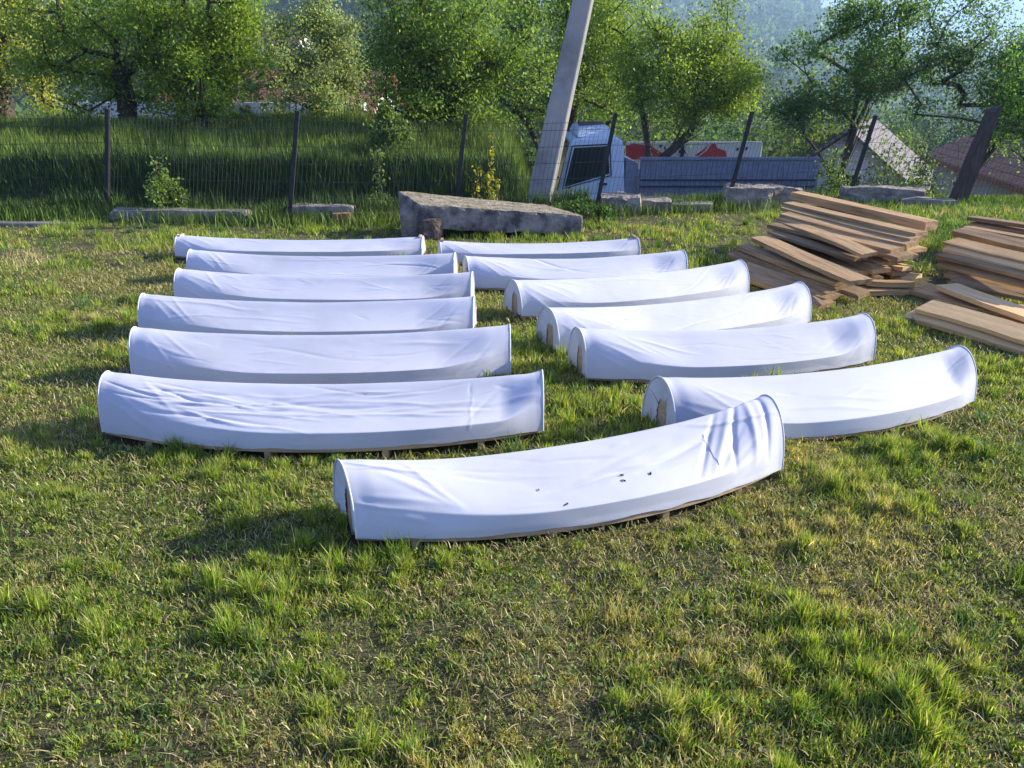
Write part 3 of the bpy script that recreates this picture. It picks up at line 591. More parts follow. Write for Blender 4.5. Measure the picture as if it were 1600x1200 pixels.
MB().box((P(1066, 230, TY2).x-q0.x, -.04, ht/2+.45), (.07, .06, ht-.9)).build('stanchion', M['cabtrim'], tl2)
for xx in (.1, Lt*.33, Lt*.66, Lt-.1): MB().box((xx, .10, ht/2-.2), (.07, .07, ht+.3)).build('post', M['cabtrim'], tl2)

# ------------------------------------------------------------------ houses
def uvquad(me, scale=1.):
    uv = me.uv_layers.new(name='uv')
    for p in me.polygons:
        n = p.normal; a = Vector((0, 0, 1)).cross(n)
        a = a.normalized() if a.length > .01 else Vector((1, 0, 0)); b = n.cross(a)
        for li in p.loop_indices:
            c = me.vertices[me.loops[li].vertex_index].co; uv.data[li].uv = (c.dot(a)*scale, c.dot(b)*scale)
def house(c, rz, Lx, Ly, hw, hr_, zbase, wm, rm, label, wins=(), over=.4, chimney=None):
    """ridge along local x"""
    r = empty('house', (c[0], c[1], zbase), rz); tag(r, label, 'house')
    wl = MB(); wl.add([(-Lx/2, -Ly/2, 0), (Lx/2, -Ly/2, 0), (Lx/2, Ly/2, 0), (-Lx/2, Ly/2, 0), (-Lx/2, -Ly/2, hw), (Lx/2, -Ly/2, hw), (Lx/2, Ly/2, hw), (-Lx/2, Ly/2, hw), (-Lx/2, 0, hw+hr_-.08), (Lx/2, 0, hw+hr_-.08)],
                      [(0, 1, 5, 4), (2, 3, 7, 6), (1, 2, 6, 9, 5), (3, 0, 4, 8, 7), (0, 3, 2, 1)])
    wl.build('wall', M[wm], r)
    k_ = hr_/(Ly/2); th = .12; ro = MB(); e_ = Ly/2+over; xo = Lx/2+over
    for s in (-1, 1):
        vs = []
        for xx in (-xo, xo):
            vs += [(xx, s*e_, hw-over*k_), (xx, 0, hw+hr_), (xx, 0, hw+hr_+th), (xx, s*e_, hw-over*k_+th)]
        ro.add(vs, [(0, 1, 2, 3), (7, 6, 5, 4), (3, 2, 6, 7), (0, 4, 5, 1), (0, 3, 7, 4)])
    ob = ro.build('roof', M[rm], r); uvquad(ob.data)
    for (fx, fz, ww, hh, face) in wins:
        if face == 'front': f = MB().box((fx, -Ly/2-.02, fz), (ww, .08, hh)).build('window', M['white'], r); MB().box((fx, -Ly/2-.07, fz), (ww-.14, .03, hh-.14)).build('pane', M['glass'], f)
        else:
            s = -1 if face == 'left' else 1
            f = MB().box((s*(Lx/2+.02), fx, fz), (.08, ww, hh)).build('window', M['white'], r); MB().box((s*(Lx/2+.07), fx, fz), (.03, ww-.14, hh-.14)).build('pane', M['glass'], f)
    if chimney: MB().box((chimney[0], chimney[1], hw+hr_+.1), (.5, .5, 1.3)).build('chimney', M['brick'], r)
    return r
# brown tiled house at the right edge: eave towards the left/camera
A_, B_ = P(1490, 268, 22), P(1600, 303, 17.5)
house((A_.x+2.3, 19.6), math.atan2(4.6, 1.0)+math.pi*0, 8.6, 5.2, 2.4, 1.25, A_.z-2.15, 'wall', 'roofbrown', 'cream walled house with a brown tiled roof at the right edge', [(-1.5, 1.4, 1.0, 1.1, 'front')], .35).rotation_euler[2] = math.atan2(4.6, 1.0)+math.pi
ga = P(1338, 198, 30)
house((ga.x+1.5, 33.), R(62), 9, 5.6, 2.6, 2.2, ga.z-4.9, 'wallw', 'roofgrey', 'small house with a pale grey tiled gable roof seen between the two right trees', [(-.2, 2.9, .9, 1.0, 'left'), (1.6, 1.4, 1.0, 1.1, 'left')], .5)
ra = P(405, 113, 34)
house((ra.x, 37), R(-14), 9.5, 7.5, 3.2, 2.7, ra.z-5.9, 'wallw', 'roofred', 'white walled house with an orange red roof behind the big left tree', [(-2.5, 1.8, 1.2, 1.2, 'front'), (.2, 1.8, 1.2, 1.2, 'front'), (2.8, 1.8, 1.2, 1.2, 'front')], .5, (2, .8))
rb_ = P(505, 150, 48)
house((rb_.x, 52), R(8), 10, 8, 3.4, 2.7, rb_.z-6.4, 'wall', 'roofred', 'pale house with a red roof behind the white leaved tree', [(-2.5, 1.8, 1.2, 1.2, 'front'), (1.5, 1.8, 1.2, 1.2, 'front')], .5)
rc_ = P(442, 42, 190)
house((rc_.x, 192), R(-20), 11, 9, 3.5, 3.4, rc_.z-7, 'wallw', 'roofred', 'tiny far house with an orange roof on the hillside at the top left', [(-2.5, 1.8, 1.4, 1.4, 'front'), (1.5, 1.8, 1.4, 1.4, 'front')], .6)
rd_ = P(860, 210, 34)
wl = MB().box((0, 0, 1.0), (9, .3, 2.0)).build('garden_wall', M['wallw']); q = P(330, 176, 24); wl.location = (q.x, 24, q.z-1.72); wl.rotation_euler[2] = R(-3); tag(wl, 'whitewashed garden wall behind the trees at the left', 'wall')

# ------------------------------------------------------------------ hills
def hill(name, prof, y0, y1, base, seed, rough=.1, m=None, nx=240, ny=90):
    """prof: list of (px, py) the crest passes at distance y1; slopes down to base at y0"""
    pts = [P(a_, b_, y1) for a_, b_ in prof]; xs = np.array([p.x for p in pts]); zs = np.array([p.z for p in pts])
    U = np.linspace(0, 1, nx); Vv = np.linspace(0, 1.5, ny); UU, VV = np.meshgrid(U, Vv, indexing='ij')
    Yy = y0+(y1-y0)*VV; Xn = xs[0]+(xs[-1]-xs[0])*UU; Xx = Xn*(Yy/y1)
    cr = np.interp(Xn, xs, zs); vv = np.where(VV < 1, np.clip(VV, 0, 1)**1.15, 1-(VV-1)*.8)
    Zz = base+(cr-base)*vv; amp = (y1-y0)*rough; Zz = Zz+amp*(fbm(Xx/(y1*.13)+seed, Yy/(y1*.13)+seed, 5)-.5)*np.clip(VV*3, 0, 1)
    ii = np.arange(nx*ny).reshape(nx, ny); qf = np.stack([ii[:-1, :-1], ii[1:, :-1], ii[1:, 1:], ii[:-1, 1:]], -1).reshape(-1, 4)
    o = link(name, npmesh(name, np.stack([Xx, Yy, Zz], -1).reshape(-1, 3), qf, smooth=True), m); tag(o, kind='structure')
    return Xx, Yy, Zz
def hillmat(name, a, b_, c_, s1, s2):
    m, t, bb = newmat(name); l = t.links.new; bb.inputs['Roughness'].default_value = 1; bb.inputs['Specular IOR Level'].default_value = 0
    tc = t.nodes.new('ShaderNodeTexCoord'); n = t.nodes.new('ShaderNodeTexNoise'); n.inputs['Scale'].default_value = s1; n.inputs['Detail'].default_value = 6; l(tc.outputs['Object'], n.inputs['Vector'])
    r = t.nodes.new('ShaderNodeValToRGB'); e = r.color_ramp.elements; e[0].position = .42; e[1].position = .56; e[0].color = (*a, 1); e[1].color = (*b_, 1); k = e.new(.62); k.color = (*c_, 1); l(n.outputs[0], r.inputs[0]); l(r.outputs[0], bb.inputs['Base Color'])
    n2 = t.nodes.new('ShaderNodeTexNoise'); n2.inputs['Scale'].default_value = s2; n2.inputs['Detail'].default_value = 4; l(tc.outputs['Object'], n2.inputs['Vector']); bp = t.nodes.new('ShaderNodeBump'); bp.inputs['Distance'].default_value = 1/s2*1.2; bp.inputs['Strength'].default_value = 1; l(n2.outputs[0], bp.inputs['Height']); l(bp.outputs[0], bb.inputs['Normal'])
    return m
hm1 = hillmat('near_hillside', (.03, .05, .02), (.09, .15, .035), (.16, .22, .06), .02, .3)
hm2 = hillmat('far_hillside', (.025, .045, .02), (.06, .09, .03), (.10, .13, .045), .006, .06)
H1 = hill('hill', [(-900, -150), (-300, -110), (200, -90), (420, -45), (560, -60), (700, -20), (860, 20), (1000, 70), (1200, 130)], 90, 330, -12, 3, .045, hm1)
H2 = hill('hill', [(500, 60), (800, 40), (900, 5), (1000, -12), (1100, -40), (1180, -25), (1250, -2), (1310, 30), (1380, 90), (1460, 140), (1560, 180)], 350, 1100, -35, 8, .016, hm2)
H3 = hill('hill', [(700, 90), (1000, 60), (1300, 82), (1380, 76), (1440, 68), (1500, 72), (1580, 92), (1700, 60), (2100, 30)], 900, 2600, -35, 12, .01, hm2)
H4 = hill('hill', [(1000, 150), (1200, 118), (1300, 105), (1400, 112), (1500, 118), (1600, 98), (1800, 70), (2200, 40)], 220, 640, -30, 17, .02, hm2)

# ------------------------------------------------------------------ foliage
def leafcards(C, size, cols, up=.25, aspect=.6, fold=True, rs=rng):
    """C (n,3) centres -> rhombus leaves; returns V,F,cols"""
    n = len(C); s = size*(.65+.7*rs.random(n)); a = rs.normal(size=(n, 3)); a /= np.linalg.norm(a, axis=1, keepdims=True); a[:, 2] -= .25
    nb = rs.normal(size=(n, 3)); nb[:, 2] += up*4; b = np.cross(nb, a); b /= np.linalg.norm(b, axis=1, keepdims=True)+1e-9; a /= np.linalg.norm(a, axis=1, keepdims=True)
    nrm = np.cross(a, b); s = s[:, None]
    v0 = C-a*s*.5; v2 = C+a*s*.5; v1 = C+b*s*aspect*.5-nrm*s*.12-a*s*.05; v3 = C-b*s*aspect*.5-nrm*s*.12-a*s*.05
    V = np.stack([v0, v1, v2, v3], 1).reshape(-1, 3); i = np.arange(n)*4
    return V, np.stack([i, i+1, i+2, i+3], 1), np.repeat(cols, 4, axis=0)
def leafcol(n, c, var=.28, yel=.1, rs=rng):
    k = np.exp(rs.normal(0, var, n))[:, None]; out = np.array(c)[None]*k; y = rs.random(n) < yel; out[y] = out[y]*np.array([1.9, 1.45, .9]); return np.clip(out, .005, .6)
def tubes(segs, n=5):
    P0 = np.array([s[0] for s in segs]); P1 = np.array([s[1] for s in segs]); r0 = np.array([s[2] for s in segs])[:, None]; r1 = np.array([s[3] for s in segs])[:, None]
    d = P1-P0; d /= np.linalg.norm(d, axis=1, keepdims=True)+1e-9; ref = np.where(np.abs(d[:, 2:3]) < .9, np.array([[0, 0, 1.]]), np.array([[1., 0, 0]])); a = np.cross(d, ref); a /= np.linalg.norm(a, axis=1, keepdims=True); b = np.cross(d, a)
    Vs = []
    for (c, r) in ((P0, r0), (P1, r1)):
        for i in range(n): t_ = 2*math.pi*i/n; Vs.append(c+a*math.cos(t_)*r+b*math.sin(t_)*r)
    V = np.stack(Vs, 1).reshape(-1, 3); k = np.arange(len(segs))[:, None]*2*n
    Fq = np.concatenate([np.concatenate([k+i, k+(i+1) % n, k+n+(i+1) % n, k+n+i], 1) for i in range(n)])
    return V, Fq
def tree(base, blobs, label, color, nclump=130, per=90, leaf=.085, spread=.24, trunk_r=.13, fork=1.2, seed=0, name='tree', yel=.04, cat='tree', lean=(0, 0), group='trees beyond the fence', nstem=1, hang=0.):
    """blobs: (centre xyz, radii, weight)"""
    rs = np.random.default_rng(seed+100); base = np.array(base, float)
    nclump = int(nclump*.62); per = int(per*1.55); spread *= .80
    w_ = np.array([b[2] for b in blobs], float); w_ /= w_.sum(); cl = []
    while len(cl) < nclump:
        b = blobs[rs.choice(len(blobs), p=w_)]; v_ = rs.normal(size=3); v_ /= np.linalg.norm(v_); r_ = rs.random()**.42*1.08
        c = np.array(b[0])+v_*np.array(b[1])*r_
        if fbm(np.array([c[0]*1.1+seed*3]), np.array([c[2]*1.1+c[1]]), 2)[0] < .40: continue
        cl.append(c)
    cl = np.array(cl)
    nodes = []; par = []
    top = base+np.array([lean[0]*fork, lean[1]*fork, fork]); K = 5
    for i in range(K+1):
        p = base+(top-base)*i/K+rs.normal(0, .02, 3)*(i > 0); nodes.append(p); par.append(i-1)
    cc = cl.mean(0)
    # main limbs
    nl = 5+nstem
    for k in range(nl):
        hi = cl[cl[:, 2] > top[2]+.3]; tgt = hi[rs.integers(len(hi))] if len(hi) else cl[0]; p = nodes[K-rs.integers(0, 2)]; pi = K; tgt = p+(tgt-p)*.62; m_ = 4; s0 = p.copy()
        for j in range(1, m_+1):
            f = j/m_; q = s0+(tgt-s0)*f; q[2] += .22*math.sin(f*math.pi)*(.4 if j < m_ else 0); q += rs.normal(0, .03, 3); nodes.append(q); par.append(pi); pi = len(nodes)-1
    order = np.argsort(np.linalg.norm(cl-top, axis=1)); tips = []
    for ci in order:
        c = cl[ci]; A = np.array(nodes[K-1:]); dd = np.linalg.norm(A-c, axis=1)+.35*np.clip(A[:, 2]-c[2], 0, 9); j = int(np.argmin(dd))+K-1; p = np.array(nodes[j]); m_ = max(2, int(np.linalg.norm(c-p)/.3)); pi = j
        for q_ in range(1, m_+1):
            f = q_/m_; q = p+(c-p)*f+rs.normal(0, .018, 3)*(q_ < m_); nodes.append(q); par.append(pi); pi = len(nodes)-1
        tips.append(pi)
    Nd = np.array(nodes); pr_ = np.array(par); tipm = np.zeros(len(Nd), bool); tipm[tips] = True; free = (np.arange(len(Nd)) > K) & ~tipm
    for it in range(5):
        sm_ = np.zeros_like(Nd); ct = np.zeros(len(Nd)); np.add.at(sm_, pr_[1:], Nd[1:]); np.add.at(ct, pr_[1:], 1)
        tg_ = np.where(ct[:, None] > 0, .5*Nd[pr_]+.5*sm_/np.maximum(ct, 1)[:, None], Nd); Nd[free] = .4*Nd[free]+.6*tg_[free]
    nodes = list(Nd)
    cnt = np.zeros(len(nodes)); 
    for ti in tips: cnt[ti] += 1
    for i in range(len(nodes)-1, 0, -1): cnt[par[i]] += cnt[i]
    rad = np.maximum(.006, trunk_r*(cnt/max(cnt[0], 1))**.5); rad[0] *= 1.3
    segs = [(nodes[par[i]], nodes[i], rad[par[i]] if par[i] > K-1 or i <= K else rad[i]*1.2, rad[i]) for i in range(1, len(nodes))]
    r = empty(name, tuple(base)); tag(r, label, cat, group)
    V, Fq = tubes(segs, 6); link('trunk', npmesh('trunk', V-base, Fq, smooth=True), M['bark'], r)
    # leaves
    Cs = []; T_ = cl[rs.integers(0, len(cl), int(nclump*per*1.05))]; sp = spread*(.5+rs.random((len(T_), 1))); Cs = T_+rs.normal(size=(len(T_), 3))*sp*np.array([1, 1, .75]); Cs[:, 2] -= hang*rs.random(len(T_))
    kc = fbm(T_[:, 0]*2.3+seed, T_[:, 2]*2.3+T_[:, 1]*1.7, 2)
    cols = leafcol(len(Cs), tuple(1.9*c_ for c_ in color), .25, yel, rs)*(.65+.7*kc[:, None])
    V, Fq, cc_ = leafcards(Cs-base, leaf*.76, cols, rs=rs); link('crown', npmesh('crown', V, Fq, cc_), M['leaf'], r)
    return r
def gz(x, y): return float(height(np.array([x]), np.array([y]))[0])
def B(px, py, y, rx, ry, rz, w_=1): p = P(px, py, y); return ((p.x, p.y, p.z), (rx, ry, rz), w_)
def base_at(px, y): x = P(px, 200, y).x; return (x, y, gz(x, y)-.05)
GR = (.105, .155, .02); DG = (.055, .10, .022); YG = (.16, .20, .03); PG = (.15, .19, .075)
tree(base_at(14, 18), [B(0, 60, 18, 1.3, 1.2, 1.5, 1), B(60, 130, 17.5, .9, .9, .9, .6), B(-90, 80, 18, 1.4, 1.2, 1.6, .7), B(40, 0, 18, 1.2, 1.2, 1., .6)], 'yellowish green tree with a pale lit trunk at the far left', (.15, .175, .035), 130, 120, .09, seed=1, trunk_r=.2, yel=.12)
tree(base_at(203, 15.5), [B(215, 60, 15.5, 1.9, 1.6, 1.1, 2), B(312, 62, 15, .9, 1.1, .95, 1.2), B(130, 100, 15.5, 1.0, 1.1, .8, .9), B(240, -30, 15.5, 2., 1.6, .9, 1.2), B(285, 118, 15, .8, .9, .45, .5), B(370, 20, 14.6, .7, .8, .8, .6)], 'broad bright green tree with a dark forked trunk behind the leftmost fence post', GR, 260, 150, .085, seed=2, trunk_r=.17, fork=1.1)
tree(base_at(320, 14.2), [B(320, 130, 14.2, .75, .7, .5, 1), B(350, 170, 14.2, .6, .6, .3, .6), B(285, 180, 14.2, .4, .4, .3, .3)], 'small spindly tree with several thin stems right of the broad left tree', GR, 60, 70, .07, seed=3, trunk_r=.07, fork=.5, nstem=3, spread=.16)
tree(base_at(503, 16.5), [B(505, 140, 16.5, 1.35, 1.2, .75, 2), B(470, 90, 16.5, .7, .7, .8, .8), B(490, 45, 16.5, .22, .22, .7, .35), B(515, 30, 16.5, .15, .15, .6, .2), B(560, 95, 16.5, .6, .6, .6, .6)], 'silvery pale green tree with spiky upper shoots behind the second fence post', (.135, .175, .075), 190, 130, .075, seed=4, trunk_r=.10, fork=1.0, yel=.15, spread=.17)
tree(base_at(702, 14.6), [B(700, 130, 14.6, 1.25, 1.2, .75, 2), B(770, 90, 14.6, 1.0, 1., 1.1, 1.2), B(640, 90, 14.6, .8, .9, 1., 1), B(720, 20, 14.6, 1.5, 1.2, .9, 1.4), B(650, 180, 14.6, .5, .5, .35, .3), B(760, 180, 14.6, .6, .6, .35, .4)], 'dense dark green tree right behind the third fence post', (.08, .125, .022), 250, 150, .08, seed=5, trunk_r=.13, fork=.8)
tree(base_at(875, 20), [B(860, 90, 20, 1.6, 1.5, 1.6, 2), B(900, 20, 20, 1.6, 1.5, 1.3, 1.4), B(950, 110, 20, 1.1, 1.2, 1.2, 1)], 'tall full tree rising behind the concrete pole and truck cab', (.095, .145, .024), 230, 130, .10, seed=6, trunk_r=.17, fork=1.5, spread=.32)
tree(base_at(1022, 17.8), [B(1040, 120, 17.8, 1.3, 1.3, 1.1, 2), B(1120, 120, 17.6, 1.0, 1., .7, 1.1), B(1030, 40, 17.8, 1.2, 1.2, 1., 1.4), B(960, 90, 17.8, .7, .8, .8, .8), B(1100, 50, 17.8, .8, .8, .9, .7), B(1155, 150, 17.6, .45, .45, .4, .3)], 'large fruit tree with spreading dark limbs behind the white trailer', (.11, .16, .024), 260, 130, .085, seed=7, trunk_r=.12, fork=2.2)
tree(base_at(1288, 16.5), [B(1290, 110, 16.5, 1.1, 1.1, .9, 2), B(1350, 60, 16.5, .9, .9, .7, 1.1), B(1400, 120, 16.5, .8, .8, .5, .7), B(1240, 160, 16.5, .5, .6, .55, .6), B(1330, 20, 16.5, .5, .5, .35, .3), B(1410, 20, 16.5, .35, .35, .35, .25), B(1230, 200, 16.5, .4, .4, .3, .3)], 'open crowned tree leaning right behind the lumber heap', (.065, .115, .03), 200, 95, .08, seed=8, trunk_r=.075, fork=2.0, lean=(.22, 0), spread=.2)
tree(base_at(1508, 15.5), [B(1490, 100, 15.5, 1.0, 1., .9, 1.5), B(1560, 70, 15.5, 1.0, 1., .8, 1.2), B(1520, 170, 15.5, 1.0, .9, .5, .8), B(1430, 150, 15.5, .5, .5, .5, .4), B(1600, 130, 15.5, .8, .8, .7, .8), B(1500, 20, 15.5, .7, .7, .4, .4)], 'sparse tree with long thin upright limbs beside the thick timber post', (.06, .105, .035), 210, 85, .075, seed=9, trunk_r=.075, fork=2.0, lean=(.05, 0), spread=.19)
tree(base_at(1660, 14.5), [B(1640, 150, 14.5, .9, .9, .9, 1), B(1620, 200, 14.5, .5, .5, .5, .5)], 'bright leafy tree cut off by the right edge', (.10, .18, .03), 90, 90, .08, seed=10, trunk_r=.10, fork=1.8)
# shrubs and saplings
def shrub(px, y, top, rx, label, color, n=2600, leaf=.045, seed=0, zb=None, name='shrub', cat='shrub', spire=False, rz=None):
    rs = np.random.default_rng(seed+500); b = np.array(base_at(px, y)); b[2] = gz(b[0], y) if zb is None else zb
    zt = P(px, top, y).z; h_ = zt-b[2]; r = empty(name, tuple(b)); tag(r, label, cat)
    segs = []; Cs = []
    ns = 9
    for i in range(ns):
        a_ = rs.uniform(0, 6.28); rr_ = rx*rs.random()**.7; hh = h_*(1-.45*rr_/rx)*rs.uniform(.65, 1.0) if i else h_
        if i == 0: rr_ = 0
        tip = np.array([math.cos(a_)*rr_, math.sin(a_)*rr_*.8, hh]); prev = np.zeros(3); m_ = 5; 
        for j in range(1, m_+1): q = tip*np.array([1, 1, 1])*(j/m_)+rs.normal(0, .02, 3); segs.append((prev, q, .009, .006)); prev = q
        k_ = n//ns; t_ = rs.random(k_)**.75; c = tip[None]*t_[:, None]+rs.normal(size=(k_, 3))*np.array([1, 1, .7])*(rx*.23)*(1.1-.75*t_[:, None] if spire else 1); Cs.append(c)
    V, Fq = tubes(segs, 5); link('stem', npmesh('stem', V, Fq), M['bark'], r)
    C = np.concatenate(Cs); C[:, 2] = np.abs(C[:, 2]); V, Fq, cc_ = leafcards(C, leaf, leafcol(len(C), color, .25, .1, rs), rs=rs); link('foliage', npmesh('foliage', V, Fq, cc_), M['leaf'], r); return r
shrub(238, 9.95, 250, .28, 'young leafy shrub by the curb right of the leftmost fence post', (.16, .25, .06), 1700, .045, 1)
shrub(268, 10.0, 290, .16, 'low leafy sapling at the right foot of the young shrub', (.12, .20, .05), 420, .04, 2)
shrub(588, 10.35, 236, .2, 'narrow climbing shrub between the second and third fence posts', (.12, .19, .05), 2600, .045, 3)
shrub(598, 12.2, 158, .50, 'bright green bush with a pointed top behind the narrow climbing shrub', (.11, .18, .04), 4200, .05, 4, spire=True)
shrub(768, 10.6, 208, .17, 'yellow green sapling spire behind the concrete slab', (.32, .34, .03), 2000, .045, 5, spire=True)
shrub(745, 10.5, 265, .22, 'low yellow leaved plant left of the sapling spire', (.30, .31, .03), 1500, .045, 6)
shrub(1395, 13.2, 222, 1.0, 'tangled pale green bush in front of the grey tiled house', (.13, .20, .045), 11000, .05, 7, zb=-1.2)
shrub(1310, 12.6, 235, .45, 'light green bush beside the end of the dump body', (.12, .20, .045), 4500, .05, 8, zb=-1.0)
shrub(1455, 13.6, 232, .5, 'leafy bush left of the dark timber post', (.12, .19, .05), 4500, .05, 9, zb=-1.2)
shrub(1225, 17.0, 205, .6, 'dark bush at the rear end of the white trailer', (.07, .12, .03), 5000, .06, 10, zb=-2)
shrub(905, 9.9, 312, .3, 'low weeds around the white stone by the truck', (.06, .13, .03), 700, .05, 11)
shrub(948, 9.7, 315, .15, 'leafy weed at the foot of the middle fence post', (.07, .14, .03), 500, .045, 12)
shrub(1585, 8.5, 352, .3, 'dark leafy weed on the right knoll behind the lumber', (.03, .07, .02), 900, .05, 13)

# distant woods
def wood(name, X_, Y_, Z_, n, h_, per, leaf, label, color, seed, mask=None, cat='woodland'):
    rs = np.random.default_rng(seed); f = X_.ravel(), Y_.ravel(), Z_.ravel(); keep = np.arange(len(f[0]))
    if mask is not None: keep = keep[mask.ravel()]
    k = keep[rs.integers(0, len(keep), n)]; jit = h_*1.2
    c = np.stack([f[0][k], f[1][k], f[2][k]], 1)+rs.normal(size=(n, 3))*np.array([jit, jit, h_*.05]); hh = h_*rs.uniform(.6, 1.25, n)
    C = np.repeat(c, per, 0); H_ = np.repeat(hh, per); v_ = rs.normal(size=(n*per, 3)); v_ /= np.linalg.norm(v_, axis=1, keepdims=True); C = C+v_*np.stack([H_*.36, H_*.36, H_*.48], 1)*(rs.random((n*per, 1))**.3); C[:, 2] += H_*.5
    base_c = np.repeat(leafcol(n, color, .28, .1, rs), per, 0)*np.exp(rs.normal(0, .1, n*per))[:, None]
    V, Fq, cc_ = leafcards(C, leaf, base_c, aspect=.9, rs=rs); o = link(name, npmesh(name, V, Fq, cc_), M['leaf']); tag(o, label, cat, kind='stuff')
m1 = fbm(H1[0]/28, H1[1]/28, 3) > .47
wood('woodland', *H1, 1500, 8, 110, .9, 'dark green woods and hedges on the near hillside at the top left', (.055, .095, .03), 31, m1)
wood('woodland', *H2, 6000, 12, 36, 3.2, 'hazy blue green forest on the far hill at the top right', (.10, .17, .04), 32)
wood('woodland', *H4, 3600, 9, 40, 2.2, 'forest on the valley slope behind the right trees', (.09, .15, .04), 33)
wood('woodland', *H3, 4000, 18, 12, 9.0, 'pale forest on the most distant ridge', (.05, .085, .035), 34)
gx = rng.uniform(-42, 60, 4000); gy = rng.uniform(26, 100, 4000); ok = (np.abs(gx/gy) < .85) & ~((gx/gy > .38) & (gy < 62)) & ~((gx/gy < -.1) & (gy < 60)); gx, gy = gx[ok], gy[ok]
wood('woodland', gx, gy, height(gx, gy), 200, 4.6, 700, .22, 'band of bushes and orchard trees in the valley behind the fence trees', (.06, .11, .028), 35)

# ------------------------------------------------------------------ grass
def blades(x, y, h, wd, cols, lean, z=None, bend=.5, simple=False, rs=rng):
    n = len(x); z = height(x, y) if z is None else z; a = rs.uniform(0, 2*math.pi, n); fa = a+rs.normal(0, .5, n)+math.pi/2
    L_ = lean*h; tx, ty = np.cos(a)*L_, np.sin(a)*L_; wx, wy = np.cos(fa)*wd/2, np.sin(fa)*wd/2
    hz = h*np.sqrt(np.clip(1-lean**2*.6, .05, 1)); z = z-.004
    if simple:
        V = np.stack([np.stack([x-wx, y-wy, z], 1), np.stack([x+wx, y+wy, z], 1), np.stack([x+tx, y+ty, z+hz], 1)], 1).reshape(-1, 3); i = np.arange(n)*3
        return V, [np.stack([i, i+1, i+2], 1)], np.repeat(cols, 3, 0)
    m1x, m1y, mz = x+tx*.35, y+ty*.35, z+hz*.62
    V = np.stack([np.stack([x-wx, y-wy, z], 1), np.stack([x+wx, y+wy, z], 1), np.stack([m1x+wx*.85, m1y+wy*.85, mz], 1), np.stack([m1x-wx*.85, m1y-wy*.85, mz], 1), np.stack([x+tx, y+ty, z+hz], 1)], 1).reshape(-1, 3); i = np.arange(n)*5
    c5 = np.repeat(cols, 5, 0)
    return V, [np.stack([i, i+1, i+2, i+3], 1), np.stack([i+3, i+2, i+4], 1)], c5
def scatter(n, y0, y1, k=.72):
    y = np.sqrt(rng.random(n)*(y1*y1-y0*y0)+y0*y0); x = (rng.random(n)*2-1)*(y*k+.45); return x, y
def grass_color(x, y, n):
    p = fbm(x*.8+31, y*.8+11, 3); p2 = fbm(x*3.1+5, y*3.1+77, 3); r = rng.random(n)
    green = np.array([.165, .27, .028]); lime = np.array([.31, .39, .045]); olive = np.array([.27, .28, .06]); straw = np.array([.54, .45, .23]); cool = np.array([.12, .20, .06])
    dry = sstep(.54, .69, p2*.55+p*.45+.02*np.clip(5-y, 0, 4)*.4); c = np.zeros((n, 3))
    ps = .08+.42*dry; po = ps+.22+.25*dry; pl = po+.27*(1-dry); pc = pl+.18*(1-dry)
    c[:] = green; c[r < pc] = cool; c[r < pl] = lime; c[r < po] = olive; c[r < ps] = straw; c = c*1.07
    return c*np.exp(rng.normal(0, .22, n))[:, None], dry
def lawn(n, y0, y1, hm, wd, tuft=.5, simple=False, k=.72):
    x, y = scatter(n, y0, y1, k); ok = (y < fence_y(x)+.3) & ~blocked(x, y); x, y = x[ok], y[ok]; n = len(x)
    # pull towards tuft centres
    cs = .13; cx = np.round(x/cs); cyy = np.round(y/cs); jx = _T[(cx.astype(int)*7) % 256, (cyy.astype(int)*13) % 256]; jy = _T[(cx.astype(int)*11+3) % 256, (cyy.astype(int)*5+9) % 256]
    sel = rng.random(n) < tuft; ttx = (cx+jx-.5)*cs; tty = (cyy+jy-.5)*cs; nx_ = ttx+(x-ttx)*.42; ny_ = tty+(y-tty)*.42; b2 = blocked(nx_, ny_); sel &= ~b2; x = np.where(sel, nx_, x); y = np.where(sel, ny_, y)
    tall = fbm(x*2.1+9, y*2.1+4, 3); tall2 = jx
    h = hm*(.35+1.3*sstep(.38, .72, tall))*(.55+.9*rng.random(n))*np.where(sel, .75+.8*tall2, .75)
    c, dry = grass_color(x, y, n); h = h*(1-.35*dry)
    thin = fbm(x*5+40, y*5+2, 2) > .36; keep = thin | (rng.random(n) < .45); x, y, h, c, dry = x[keep], y[keep], h[keep], c[keep], dry[keep]; n = len(x)
    lean = np.clip(np.abs(rng.normal(.35, .3, n)), 0, 1.2); return blades(x, y, h, wd*(.6+.8*rng.random(n)), c, lean, simple=simple)
def merge(parts):
    Vs, F4, F3, Cc = [], [], [], []; b0 = 0
    for V, Fs, c in parts:
        Vs.append(V); Cc.append(c)
        for f in Fs: (F4 if f.shape[1] == 4 else F3).append(f+b0)
        b0 += len(V)
    return np.concatenate(Vs), ([np.concatenate(F4)] if F4 else [])+([np.concatenate(F3)] if F3 else []), np.concatenate(Cc)
parts = [lawn(330000, 1.2, 3.4, .042, .0036), lawn(300000, 3.2, 6.2, .042, .0055), lawn(280000, 6.0, 13.5, .045, .0105, simple=True, k=.76)]
